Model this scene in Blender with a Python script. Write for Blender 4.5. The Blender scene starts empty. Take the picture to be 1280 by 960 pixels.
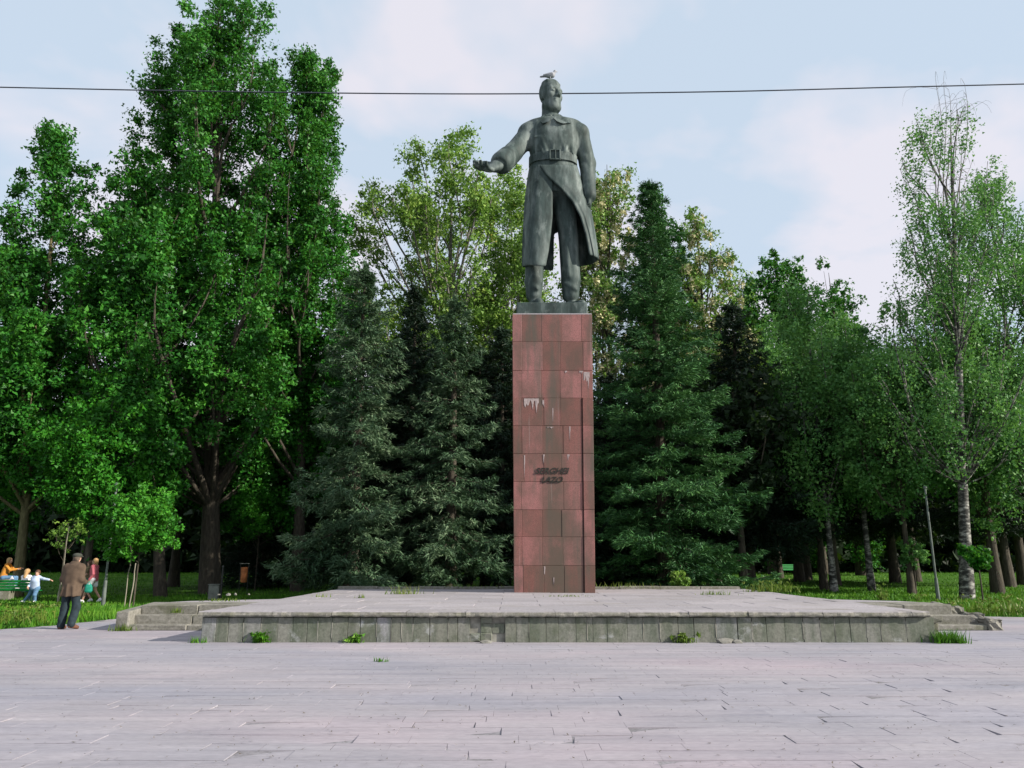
import bpy, bmesh, math, random
import numpy as np
from mathutils import Vector, Matrix

SC = bpy.context.scene
COL = SC.collection
RNG = np.random.default_rng(7)
random.seed(7)
PI = math.pi

# ---------------------------------------------------------------- camera
CAM_H = 1.6
PITCH = math.radians(12.96)
CP, SP = math.cos(PITCH), math.sin(PITCH)
cam = bpy.data.cameras.new('camera')
cam.sensor_fit = 'HORIZONTAL'
cam.sensor_width = 36.0
cam.lens = 27.0
cam.clip_start = 0.1
cam.clip_end = 3000
camo = bpy.data.objects.new('camera', cam)
camo.location = (0, 0, CAM_H)
camo.rotation_euler = (PI / 2 + PITCH, 0, 0)
COL.objects.link(camo)
SC.camera = camo

# ---------------------------------------------------------------- light
SUN_EL = math.radians(26)
SUN_AZ = math.radians(108)     # compass angle from +Y towards +X: the sun stands to the right of the view
world = bpy.data.worlds.new('World')
SC.world = world
world.use_nodes = True
wt = world.node_tree
for n in list(wt.nodes):
    wt.nodes.remove(n)


def wn(kind, **kw):
    n = wt.nodes.new(kind)
    for k, v in kw.items():
        setattr(n, k, v)
    return n


sky = wn('ShaderNodeTexSky', sky_type='NISHITA')
sky.sun_disc = False
sky.sun_elevation = SUN_EL
sky.sun_rotation = SUN_AZ
sky.air_density = 1.0
sky.dust_density = 0.6
sky.ozone_density = 2.0
bg = wn('ShaderNodeBackground')
bg.inputs['Strength'].default_value = 0.095
wout = wn('ShaderNodeOutputWorld')
geo = wn('ShaderNodeTexCoord')
sep = wn('ShaderNodeSeparateXYZ')
wt.links.new(geo.outputs['Generated'], sep.inputs[0])


def wmath(op, a, b=None):
    n = wn('ShaderNodeMath', operation=op)
    for i, v in enumerate((a, b)):
        if v is None:
            continue
        if isinstance(v, (int, float)):
            n.inputs[i].default_value = v
        else:
            wt.links.new(v, n.inputs[i])
    return n.outputs[0]


zc = wmath('ADD', wmath('MAXIMUM', sep.outputs['Z'], 0.0), 0.22)
comb = wn('ShaderNodeCombineXYZ')
wt.links.new(wmath('DIVIDE', sep.outputs['X'], zc), comb.inputs[0])
wt.links.new(wmath('DIVIDE', sep.outputs['Y'], zc), comb.inputs[1])
noi = wn('ShaderNodeTexNoise')
noi.inputs['Scale'].default_value = 1.9
noi.inputs['Detail'].default_value = 5.0
noi.inputs['Roughness'].default_value = 0.5
noi.inputs['Distortion'].default_value = 0.25
wt.links.new(comb.outputs[0], noi.inputs['Vector'])
rmp = wn('ShaderNodeValToRGB')
rmp.color_ramp.elements[0].position = 0.45
rmp.color_ramp.elements[0].color = (0, 0, 0, 1)
rmp.color_ramp.elements[1].position = 0.56
rmp.color_ramp.elements[1].color = (1, 1, 1, 1)
wt.links.new(noi.outputs['Fac'], rmp.inputs[0])
veil = wn('ShaderNodeMix', data_type='RGBA')      # thin high haze, then brighter cloud banks in it
wt.links.new(rmp.outputs[0], veil.inputs[0])
veil.inputs[6].default_value = (4.7, 5.55, 6.55, 1)
veil.inputs[7].default_value = (6.45, 6.3, 6.85, 1)
mixc = wn('ShaderNodeMix', data_type='RGBA')
mixc.inputs[0].default_value = 0.88
wt.links.new(sky.outputs[0], mixc.inputs[6])
wt.links.new(veil.outputs[2], mixc.inputs[7])
wt.links.new(mixc.outputs[2], bg.inputs[0])
wt.links.new(bg.outputs[0], wout.inputs[0])

sun = bpy.data.lights.new('sun', 'SUN')
sun.energy = 5.0
sun.angle = math.radians(0.55)
sun.color = (1.0, 0.93, 0.82)
suno = bpy.data.objects.new('sun', sun)
sd = Vector((math.sin(SUN_AZ) * math.cos(SUN_EL), math.cos(SUN_AZ) * math.cos(SUN_EL), math.sin(SUN_EL)))
suno.rotation_euler = sd.to_track_quat('Z', 'Y').to_euler()
suno.location = (60, -3, 30)
COL.objects.link(suno)

SC.view_settings.view_transform = 'Standard'
SC.view_settings.look = 'None'
SC.view_settings.gamma = 1.0
SC.view_settings.exposure = 0.55
SC.render.engine = 'CYCLES'
SC.cycles.max_bounces = 6
SC.cycles.diffuse_bounces = 3
SC.cycles.transmission_bounces = 4
SC.cycles.transparent_max_bounces = 4
SC.cycles.use_denoising = True


# ---------------------------------------------------------------- where things stand
def zat(py, D):
    return CAM_H + D * math.tan(math.atan((480 - py) / 960) + PITCH)


def at(px, py, D):
    """world point at ground distance D that lies behind photo position (px, py)"""
    z = zat(py, D)
    return np.array([(px - 640) * (D * CP + (z - CAM_H) * SP) / 960, D, z])


def xat(px, D, z=0.0):
    return (px - 640) * (D * CP + (z - CAM_H) * SP) / 960


def gd(py, z=0.0):
    return (CAM_H - z) / math.tan(math.atan((py - 480) / 960) - PITCH)


def lawn_z(D):
    """the lawn rises gently away from the square"""
    D = np.asarray(D, float)
    return -0.03 + 0.62 * np.clip((D - 31.0) / 32.0, 0, 1) ** 1.15


# ---------------------------------------------------------------- materials
def nodes_of(name):
    m = bpy.data.materials.new(name)
    m.use_nodes = True
    nt = m.node_tree
    b = nt.nodes['Principled BSDF']
    return m, nt, b


def lk(nt, a, b):
    nt.links.new(a, b)


def noise(nt, scale, detail=4, stretch=(1, 1, 1), rough=0.55, coord='pos'):
    if coord == 'pos':
        src = nt.nodes.new('ShaderNodeNewGeometry').outputs['Position']
    else:
        src = nt.nodes.new('ShaderNodeTexCoord').outputs['Object']
    mp = nt.nodes.new('ShaderNodeMapping')
    mp.inputs['Scale'].default_value = stretch
    lk(nt, src, mp.inputs[0])
    n = nt.nodes.new('ShaderNodeTexNoise')
    n.inputs['Scale'].default_value = scale
    n.inputs['Detail'].default_value = detail
    n.inputs['Roughness'].default_value = rough
    lk(nt, mp.outputs[0], n.inputs['Vector'])
    return n.outputs['Fac']


def ramp(nt, fac, stops):
    r = nt.nodes.new('ShaderNodeValToRGB')
    cr = r.color_ramp
    while len(cr.elements) < len(stops):
        cr.elements.new(0.5)
    for e, (p, c) in zip(cr.elements, stops):
        e.position = p
        e.color = (c[0], c[1], c[2], 1) if len(c) == 3 else c
    lk(nt, fac, r.inputs[0])
    return r.outputs[0]


def mix(nt, fac, a, b, mode='MIX'):
    m = nt.nodes.new('ShaderNodeMix')
    m.data_type = 'RGBA'
    m.blend_type = mode
    for sock, v in ((m.inputs[0], fac), (m.inputs[6], a), (m.inputs[7], b)):
        if isinstance(v, (int, float)):
            sock.default_value = v
        elif isinstance(v, tuple):
            sock.default_value = (v[0], v[1], v[2], 1)
        else:
            lk(nt, v, sock)
    return m.outputs[2]


def bump(nt, b, h, strength=0.3, dist=0.02):
    n = nt.nodes.new('ShaderNodeBump')
    n.inputs['Strength'].default_value = strength
    n.inputs['Distance'].default_value = dist
    lk(nt, h, n.inputs['Height'])
    lk(nt, n.outputs[0], b.inputs['Normal'])


def plain(name, c, rough=0.6, var=0.25, scale=6, metal=0.0, bmp=0.15, coord='pos', stretch=(1, 1, 1)):
    m, nt, b = nodes_of(name)
    f = noise(nt, scale, 5, stretch, coord=coord)
    lo = tuple(x * (1 - var) for x in c)
    hi = tuple(min(1, x * (1 + var)) for x in c)
    lk(nt, ramp(nt, f, [(0.3, lo), (0.7, hi)]), b.inputs['Base Color'])
    b.inputs['Roughness'].default_value = rough
    b.inputs['Metallic'].default_value = metal
    b.inputs['Specular IOR Level'].default_value = 0.3
    if bmp:
        bump(nt, b, f, bmp, 0.01)
    return m


def leaf_mat(name, cols, trans=0.3, rough=0.5, nscale=0.5):
    """cols: dark, mid, light leaf colours, chosen leaf by leaf and clump by clump"""
    m, nt, b = nodes_of(name)
    g = nt.nodes.new('ShaderNodeNewGeometry')
    f = noise(nt, nscale, 2)
    mx = nt.nodes.new('ShaderNodeMath')
    mx.operation = 'MULTIPLY_ADD'
    mx.inputs[1].default_value = 0.5
    lk(nt, g.outputs['Random Per Island'], mx.inputs[0])
    mm = nt.nodes.new('ShaderNodeMath')
    mm.operation = 'MULTIPLY_ADD'
    mm.inputs[1].default_value = 1.2
    mm.inputs[2].default_value = -0.35
    lk(nt, f, mm.inputs[0])
    lk(nt, mm.outputs[0], mx.inputs[2])
    c = ramp(nt, mx.outputs[0], [(0.15, cols[0]), (0.5, cols[1]), (0.9, cols[2])])
    lk(nt, c, b.inputs['Base Color'])
    b.inputs['Roughness'].default_value = rough
    b.inputs['Specular IOR Level'].default_value = 0.25
    if trans:
        t = nt.nodes.new('ShaderNodeBsdfTranslucent')
        lk(nt, mix(nt, 0.6, c, (0.10, 0.22, 0.015)), t.inputs['Color'])
        ms = nt.nodes.new('ShaderNodeMixShader')
        ms.inputs[0].default_value = trans
        lk(nt, b.outputs[0], ms.inputs[1])
        lk(nt, t.outputs[0], ms.inputs[2])
        lk(nt, ms.outputs[0], nt.nodes['Material Output'].inputs['Surface'])
    return m


def island_random(nt):
    return nt.nodes.new('ShaderNodeNewGeometry').outputs['Random Per Island']


def obj_random(nt):
    return nt.nodes.new('ShaderNodeObjectInfo').outputs['Random']


M = {}


def make_materials():
    # paving: pale mauve-grey stone
    m, nt, b = nodes_of('paving_stone')
    r1 = nt.nodes.new('ShaderNodeMath')
    r1.operation = 'ADD'
    lk(nt, island_random(nt), r1.inputs[0])
    lk(nt, obj_random(nt), r1.inputs[1])
    fr = nt.nodes.new('ShaderNodeMath')
    fr.operation = 'FRACT'
    lk(nt, r1.outputs[0], fr.inputs[0])
    base = ramp(nt, fr.outputs[0], [(0.0, (0.310, 0.294, 0.322)), (0.5, (0.322, 0.306, 0.334)), (1.0, (0.337, 0.32, 0.346))])
    big = noise(nt, 0.35, 4, (0.7, 1.3, 1))
    base = mix(nt, 1.0, base, ramp(nt, big, [(0.3, (0.84, 0.86, 0.88)), (0.7, (1.12, 1.08, 1.06))]), 'MULTIPLY')
    fine = noise(nt, 16, 6, (0.5, 1.6, 1), 0.7)
    base = mix(nt, 1.0, base, ramp(nt, fine, [(0.3, (0.84, 0.84, 0.85)), (0.7, (1.12, 1.12, 1.12))]), 'MULTIPLY')
    band = noise(nt, 0.22, 4, (0.35, 1.0, 1), 0.6)
    base = mix(nt, 1.0, base, ramp(nt, band, [(0.35, (0.90, 0.94, 1.0)), (0.5, (1.0, 1.0, 1.0)), (0.65, (1.08, 1.0, 1.02))]), 'MULTIPLY')
    strk = noise(nt, 1.1, 6, (0.22, 6.0, 1), 0.65)
    base = mix(nt, 1.0, base, ramp(nt, strk, [(0.32, (0.86, 0.87, 0.89)), (0.5, (1, 1, 1)), (0.68, (1.1, 1.1, 1.1))]), 'MULTIPLY')
    spot = noise(nt, 3.1, 7, (1, 1.5, 1), 0.72)
    base = mix(nt, ramp(nt, spot, [(0.60, (0, 0, 0)), (0.74, (0.55, 0.55, 0.55))]), base, (0.17, 0.16, 0.17))
    lk(nt, base, b.inputs['Base Color'])
    b.inputs['Roughness'].default_value = 0.72
    b.inputs['Specular IOR Level'].default_value = 0.35
    bump(nt, b, fine, 0.35, 0.006)
    M['paver'] = m
    m, nt, b = nodes_of('joint_sand')
    f = noise(nt, 1.3, 5)
    f2 = noise(nt, 30, 3)
    c = ramp(nt, f, [(0.36, (0.12, 0.115, 0.115)), (0.5, (0.22, 0.21, 0.23)), (0.68, (0.29, 0.28, 0.30))])
    lk(nt, mix(nt, 1.0, c, ramp(nt, f2, [(0.3, (0.7, 0.7, 0.7)), (0.7, (1.15, 1.15, 1.15))]), 'MULTIPLY'), b.inputs['Base Color'])
    b.inputs['Roughness'].default_value = 0.95
    M['joint'] = m
    # lawn soil
    m, nt, b = nodes_of('lawn')
    f = noise(nt, 0.6, 6)
    f2 = noise(nt, 14, 4)
    c = ramp(nt, f, [(0.3, (0.03, 0.08, 0.008)), (0.55, (0.055, 0.145, 0.014)), (0.75, (0.10, 0.18, 0.025))])
    lk(nt, mix(nt, 1.0, c, ramp(nt, f2, [(0.3, (0.6, 0.6, 0.6)), (0.7, (1.3, 1.3, 1.3))]), 'MULTIPLY'), b.inputs['Base Color'])
    b.inputs['Roughness'].default_value = 0.95
    b.inputs['Specular IOR Level'].default_value = 0.1
    bump(nt, b, f2, 0.6, 0.05)
    M['lawn'] = m
    # red granite
    m, nt, b = nodes_of('red_granite')
    rnd = obj_random(nt)
    base = ramp(nt, rnd, [(0.0, (0.165, 0.070, 0.056)), (0.5, (0.215, 0.092, 0.080)), (1.0, (0.285, 0.128, 0.120))])
    gr = noise(nt, 55, 3, (1, 1, 1), 0.8)
    base = mix(nt, 1.0, base, ramp(nt, gr, [(0.32, (0.5, 0.48, 0.48)), (0.68, (1.5, 1.45, 1.45))]), 'MULTIPLY')
    med = noise(nt, 1.6, 6, (1, 1, 0.6), 0.6)
    base = mix(nt, ramp(nt, med, [(0.40, (0, 0, 0)), (0.66, (0.75, 0.75, 0.75))]), base, (0.085, 0.058, 0.042))
    # grey-green run-off that hangs below joints, heavier down the middle of the shaft
    stre = noise(nt, 1.0, 6, (3.2, 3.2, 0.28), 0.62)
    base = mix(nt, ramp(nt, stre, [(0.50, (0, 0, 0)), (0.70, (0.65, 0.65, 0.65))]), base, (0.062, 0.072, 0.055))
    g = nt.nodes.new('ShaderNodeNewGeometry')
    sp = nt.nodes.new('ShaderNodeSeparateXYZ')
    lk(nt, g.outputs['Position'], sp.inputs[0])

    def mth(op, a, b):
        n = nt.nodes.new('ShaderNodeMath')
        n.operation = op
        n.use_clamp = False
        for i, v in enumerate((a, b)):
            if isinstance(v, (int, float)):
                n.inputs[i].default_value = v
            else:
                lk(nt, v, n.inputs[i])
        return n.outputs[0]
    dx = mth('ABSOLUTE', mth('SUBTRACT', sp.outputs['X'], 1.45), 0)
    soil = mth('SUBTRACT', 1.05, mth('ADD', mth('MULTIPLY', dx, 0.75), mth('MULTIPLY', sp.outputs['Z'], 0.085)))
    blot = noise(nt, 1.4, 6, (1, 1, 0.8), 0.65)
    soil = mth('MULTIPLY', soil, blot)
    base = mix(nt, ramp(nt, soil, [(0.12, (0, 0, 0)), (0.42, (0.85, 0.85, 0.85))]), base, (0.082, 0.064, 0.046))
    lim = noise(nt, 1.0, 4, (7.5, 7.5, 0.22), 0.6)
    base = mix(nt, ramp(nt, lim, [(0.66, (0, 0, 0)), (0.76, (0.35, 0.35, 0.35))]), base, (0.42, 0.38, 0.36))
    lk(nt, base, b.inputs['Base Color'])
    b.inputs['Roughness'].default_value = 0.5
    b.inputs['Specular IOR Level'].default_value = 0.4
    bump(nt, b, gr, 0.12, 0.004)
    M['granite'] = m
    M['granite_joint'] = plain('granite_mortar', (0.13, 0.085, 0.08), 0.9, 0.4, 8)
    M['lime'] = plain('lime_bloom', (0.33, 0.27, 0.265), 0.9, 0.25, 14)
    # bronze
    m, nt, b = nodes_of('weathered_bronze')
    f = noise(nt, 0.9, 6, (2.6, 2.6, 0.5), 0.6)
    f2 = noise(nt, 5, 6, (1, 1, 0.6), 0.7)
    c = ramp(nt, f, [(0.32, (0.014, 0.025, 0.023)), (0.48, (0.040, 0.061, 0.057)), (0.72, (0.16, 0.19, 0.182))])
    c = mix(nt, 1.0, c, ramp(nt, f2, [(0.3, (0.68, 0.68, 0.68)), (0.7, (1.28, 1.28, 1.28))]), 'MULTIPLY')
    pt = noise(nt, 2.2, 5, (1, 1, 0.5), 0.65)
    c = mix(nt, ramp(nt, pt, [(0.56, (0, 0, 0)), (0.70, (0.55, 0.55, 0.55))]), c, (0.24, 0.28, 0.265))
    lk(nt, c, b.inputs['Base Color'])
    b.inputs['Roughness'].default_value = 0.68
    b.inputs['Metallic'].default_value = 0.1
    b.inputs['Specular IOR Level'].default_value = 0.35
    bump(nt, b, f2, 0.25, 0.02)
    M['bronze'] = m
    M['letter'] = plain('dark_letter_bronze', (0.03, 0.032, 0.026), 0.6, 0.3, 10, 0.2)
    # concrete with green-grey staining
    m, nt, b = nodes_of('wall_cladding')
    rnd = obj_random(nt)
    base = ramp(nt, rnd, [(0.0, (0.145, 0.155, 0.122)), (0.6, (0.18, 0.183, 0.15)), (0.92, (0.205, 0.205, 0.18)), (1.0, (0.27, 0.272, 0.28))])
    st = noise(nt, 1.0, 6, (4, 4, 0.9), 0.65)
    base = mix(nt, ramp(nt, st, [(0.42, (0, 0, 0)), (0.62, (0.8, 0.8, 0.8))]), base, (0.085, 0.105, 0.072))
    fi = noise(nt, 22, 6, (1, 1, 1), 0.7)
    base = mix(nt, 1.0, base, ramp(nt, fi, [(0.3, (0.68, 0.68, 0.68)), (0.7, (1.25, 1.25, 1.25))]), 'MULTIPLY')
    ms = noise(nt, 2.3, 7, (1, 1, 0.8), 0.72)
    base = mix(nt, ramp(nt, ms, [(0.52, (0, 0, 0)), (0.66, (0.7, 0.7, 0.7))]), base, (0.07, 0.085, 0.05))
    wh = noise(nt, 1.7, 6, (1, 1, 1.4), 0.7)
    base = mix(nt, ramp(nt, wh, [(0.60, (0, 0, 0)), (0.70, (0.6, 0.6, 0.6))]), base, (0.42, 0.43, 0.44))
    lk(nt, base, b.inputs['Base Color'])
    b.inputs['Roughness'].default_value = 0.85
    bump(nt, b, fi, 0.4, 0.012)
    M['cladding'] = m
    M['mortar'] = plain('pale_mortar', (0.22, 0.215, 0.185), 0.95, 0.5, 5)
    m, nt, b = nodes_of('platform_slab')
    rnd = obj_random(nt)
    base = ramp(nt, rnd, [(0.0, (0.29, 0.272, 0.29)), (1.0, (0.36, 0.335, 0.355))])
    fi = noise(nt, 18, 6, (1, 1, 1), 0.7)
    base = mix(nt, 1.0, base, ramp(nt, fi, [(0.3, (0.72, 0.72, 0.72)), (0.7, (1.2, 1.2, 1.2))]), 'MULTIPLY')
    st = noise(nt, 1.1, 6, (0.6, 1.6, 1), 0.7)
    base = mix(nt, ramp(nt, st, [(0.5, (0, 0, 0)), (0.68, (0.6, 0.6, 0.6))]), base, (0.21, 0.19, 0.16))
    lk(nt, base, b.inputs['Base Color'])
    b.inputs['Roughness'].default_value = 0.8
    bump(nt, b, fi, 0.4, 0.01)
    M['slab'] = m
    m, nt, b = nodes_of('worn_concrete')
    fi = noise(nt, 12, 7, (1, 1, 1), 0.75)
    base = ramp(nt, fi, [(0.3, (0.10, 0.098, 0.078)), (0.5, (0.19, 0.182, 0.155)), (0.7, (0.29, 0.275, 0.25))])
    st = noise(nt, 1.6, 5)
    base = mix(nt, ramp(nt, st, [(0.5, (0, 0, 0)), (0.66, (0.7, 0.7, 0.7))]), base, (0.10, 0.105, 0.06))
    lk(nt, base, b.inputs['Base Color'])
    b.inputs['Roughness'].default_value = 0.92
    bump(nt, b, fi, 0.7, 0.02)
    M['concrete'] = m
    # bark
    m, nt, b = nodes_of('bark')
    f = noise(nt, 5, 6, (2.2, 2.2, 0.5), 0.7)
    lk(nt, ramp(nt, f, [(0.3, (0.022, 0.018, 0.013)), (0.55, (0.06, 0.05, 0.036)), (0.75, (0.12, 0.105, 0.075))]), b.inputs['Base Color'])
    b.inputs['Roughness'].default_value = 0.95
    bump(nt, b, f, 0.9, 0.05)
    M['bark'] = m
    m, nt, b = nodes_of('olive_bark')
    f = noise(nt, 6, 6, (2, 2, 0.45), 0.7)
    lk(nt, ramp(nt, f, [(0.3, (0.06, 0.055, 0.025)), (0.55, (0.15, 0.13, 0.065)), (0.75, (0.25, 0.22, 0.12))]), b.inputs['Base Color'])
    b.inputs['Roughness'].default_value = 0.95
    bump(nt, b, f, 0.9, 0.05)
    M['bark_olive'] = m
    m, nt, b = nodes_of('birch_bark')
    f = noise(nt, 3.2, 5, (1, 1, 2.2), 0.65)
    c = ramp(nt, f, [(0.45, (0.022, 0.021, 0.019)), (0.53, (0.12, 0.115, 0.105)), (0.68, (0.40, 0.39, 0.36))])
    lk(nt, c, b.inputs['Base Color'])
    b.inputs['Roughness'].default_value = 0.8
    bump(nt, b, f, 0.4, 0.02)
    M['birch'] = m
    M['twig'] = plain('grey_twig', (0.16, 0.15, 0.13), 0.9, 0.3, 6)
    M['stake'] = plain('pale_stake_wood', (0.26, 0.235, 0.185), 0.85, 0.3, 9, stretch=(3, 3, 0.4))
    # leaves
    M['leaf_poplar'] = leaf_mat('poplar_leaf', [(0.008, 0.055, 0.006), (0.024, 0.145, 0.014), (0.075, 0.27, 0.03)], 0.24)
    M['leaf_maple'] = leaf_mat('maple_leaf', [(0.010, 0.07, 0.005), (0.026, 0.17, 0.012), (0.07, 0.29, 0.022)], 0.36)
    M['leaf_young'] = leaf_mat('young_maple_leaf', [(0.015, 0.10, 0.01), (0.045, 0.23, 0.018), (0.10, 0.34, 0.03)], 0.35)
    M['leaf_ash'] = leaf_mat('pale_leaf', [(0.07, 0.15, 0.025), (0.16, 0.30, 0.05), (0.32, 0.44, 0.09)], 0.32)
    M['leaf_rust'] = leaf_mat('seed_cluster', [(0.16, 0.14, 0.03), (0.30, 0.26, 0.05), (0.42, 0.34, 0.10)], 0.2)
    M['leaf_robinia'] = leaf_mat('robinia_leaf', [(0.07, 0.15, 0.03), (0.14, 0.27, 0.05), (0.25, 0.38, 0.09)], 0.3)
    M['blossom'] = leaf_mat('robinia_blossom', [(0.40, 0.38, 0.20), (0.56, 0.52, 0.28), (0.7, 0.65, 0.42)], 0.15)
    M['leaf_birch'] = leaf_mat('birch_leaf', [(0.045, 0.135, 0.04), (0.10, 0.27, 0.075), (0.20, 0.40, 0.11)], 0.38)
    M['spruce_green'] = leaf_mat('green_spruce_needle', [(0.010, 0.042, 0.015), (0.036, 0.12, 0.036), (0.105, 0.245, 0.072)], 0.06, 0.6)
    M['spruce_blue'] = leaf_mat('grey_spruce_needle', [(0.016, 0.044, 0.020), (0.055, 0.112, 0.054), (0.17, 0.245, 0.135)], 0.05, 0.6)
    M['spruce_dark'] = leaf_mat('dark_spruce_needle', [(0.005, 0.014, 0.008), (0.011, 0.028, 0.015), (0.022, 0.05, 0.026)], 0.05, 0.6)
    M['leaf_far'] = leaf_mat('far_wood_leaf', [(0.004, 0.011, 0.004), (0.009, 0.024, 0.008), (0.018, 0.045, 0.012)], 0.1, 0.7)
    M['grass'] = leaf_mat('grass_blade', [(0.035, 0.13, 0.008), (0.07, 0.22, 0.012), (0.15, 0.30, 0.03)], 0.3, 0.6, 0.35)
    M['weed'] = leaf_mat('weed_leaf', [(0.07, 0.12, 0.015), (0.13, 0.2, 0.03), (0.24, 0.26, 0.07)], 0.3)
    # people and furniture
    M['skin'] = plain('skin', (0.50, 0.29, 0.21), 0.55, 0.08, 9, bmp=0.03)
    M['coat_brown'] = plain('brown_coat_cloth', (0.09, 0.062, 0.042), 0.9, 0.25, 7)
    M['jeans'] = plain('dark_jeans', (0.016, 0.027, 0.034), 0.9, 0.35, 9)
    M['shoe'] = plain('brown_shoe', (0.11, 0.05, 0.03), 0.5, 0.2, 9)
    M['cap'] = plain('dark_flat_cap', (0.045, 0.05, 0.04), 0.9, 0.25, 12)
    M['grey_hair'] = plain('grey_hair', (0.10, 0.075, 0.055), 0.8, 0.3, 30)
    M['blonde'] = plain('blonde_hair', (0.42, 0.26, 0.12), 0.6, 0.3, 30)
    M['brunette'] = plain('brown_hair', (0.09, 0.045, 0.025), 0.6, 0.3, 30)
    M['pink'] = plain('pink_jacket_cloth', (0.46, 0.12, 0.15), 0.85, 0.15, 9)
    M['white_cloth'] = plain('white_cloth', (0.72, 0.70, 0.72), 0.9, 0.1, 9)
    M['teal'] = plain('teal_bag_cloth', (0.02, 0.27, 0.19), 0.8, 0.2, 9)
    M['olive_cloth'] = plain('olive_top_cloth', (0.16, 0.13, 0.075), 0.9, 0.2, 9)
    M['green_cloth'] = plain('green_shorts_cloth', (0.02, 0.15, 0.10), 0.9, 0.2, 9)
    M['orange'] = plain('orange_shirt_cloth', (0.60, 0.25, 0.04), 0.85, 0.2, 9)
    M['blue_cloth'] = plain('light_blue_shirt_cloth', (0.46, 0.56, 0.74), 0.9, 0.12, 9)
    M['denim'] = plain('blue_denim', (0.10, 0.20, 0.33), 0.9, 0.25, 9)
    M['green_paint'] = plain('green_bench_paint', (0.014, 0.22, 0.045), 0.45, 0.2, 7)
    M['iron'] = plain('green_iron', (0.02, 0.06, 0.035), 0.5, 0.3, 7)
    M['pole'] = plain('grey_pole_paint', (0.12, 0.14, 0.13), 0.6, 0.3, 4)
    M['rust_bin'] = plain('orange_bin_paint', (0.50, 0.17, 0.06), 0.6, 0.3, 6)
    M['dark_metal'] = plain('dark_metal', (0.03, 0.03, 0.03), 0.5, 0.3, 7)
    M['box_grey'] = plain('grey_box_paint', (0.16, 0.17, 0.15), 0.7, 0.3, 5)
    M['wire'] = plain('black_cable', (0.045, 0.05, 0.07), 0.6, 0.1, 3)
    M['pigeon'] = plain('grey_feather', (0.30, 0.31, 0.34), 0.7, 0.35, 20)
    M['litter'] = leaf_mat('dry_litter', [(0.03, 0.035, 0.02), (0.09, 0.075, 0.05), (0.24, 0.21, 0.17)], 0, 0.9)
    M['rubble'] = plain('broken_stone', (0.20, 0.195, 0.175), 0.95, 0.3, 14, bmp=0.5)


make_materials()


# ---------------------------------------------------------------- object helpers
def fast_mesh(name, verts, faces, smooth=False):
    """verts (n,3); faces: (k,m) array of equal-sided faces"""
    me = bpy.data.meshes.new(name)
    v = np.ascontiguousarray(verts, dtype=np.float32)
    f = np.ascontiguousarray(faces, dtype=np.int32)
    k, m = f.shape
    me.vertices.add(len(v))
    me.vertices.foreach_set('co', v.ravel())
    me.loops.add(k * m)
    me.loops.foreach_set('vertex_index', f.ravel())
    me.polygons.add(k)
    me.polygons.foreach_set('loop_start', np.arange(0, k * m, m, dtype=np.int32))
    me.polygons.foreach_set('use_smooth', np.full(k, bool(smooth), dtype=bool))
    me.update(calc_edges=True)
    me.validate()
    return me


def link(name, me, mat=None, parent=None, loc=(0, 0, 0), rot=(0, 0, 0), kind=None):
    o = bpy.data.objects.new(name, me)
    COL.objects.link(o)
    o.location = loc
    o.rotation_euler = rot
    if mat is not None and len(me.materials) == 0:
        me.materials.append(M[mat])
    if parent is not None:
        o.parent = parent
    if kind:
        o['kind'] = kind
    return o


def empty(name, label, cat, loc=(0, 0, 0), rz=0.0, group=None):
    o = bpy.data.objects.new(name, None)
    COL.objects.link(o)
    o.location = loc
    o.rotation_euler = (0, 0, rz)
    o.empty_display_size = 0.3
    tag(o, label, cat, group)
    return o


def tag(o, label, cat, group=None):
    o['label'] = label
    o['category'] = cat
    if group:
        o['group'] = group
    return o


def bm_mesh(name, bm, smooth=False):
    me = bpy.data.meshes.new(name)
    bm.normal_update()
    bm.to_mesh(me)
    bm.free()
    if smooth:
        for p in me.polygons:
            p.use_smooth = True
    return me


def add_box(bm, c, s, rot=None, bevel=0.0):
    r = bmesh.ops.create_cube(bm, size=1.0)
    vs = r['verts']
    bmesh.ops.scale(bm, vec=s, verts=vs)
    if bevel:
        es = list({e for v in vs for e in v.link_edges})
        q = bmesh.ops.bevel(bm, geom=es, offset=bevel, segments=1, affect='EDGES')
        vs = list({v for f in q['faces'] for v in f.verts} | {v for v in vs if v.is_valid})
    if rot is not None:
        bmesh.ops.rotate(bm, cent=(0, 0, 0), matrix=rot, verts=vs)
    bmesh.ops.translate(bm, vec=c, verts=vs)
    return vs


def box_mesh(name, s, bevel=0.0, jag=0.0, rng=random):
    bm = bmesh.new()
    vs = add_box(bm, (0, 0, 0), s, None, bevel)
    if jag:
        for v in bm.verts:
            v.co += Vector((rng.uniform(-jag, jag), rng.uniform(-jag, jag), rng.uniform(-jag, jag)))
    return bm_mesh(name, bm)


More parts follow.
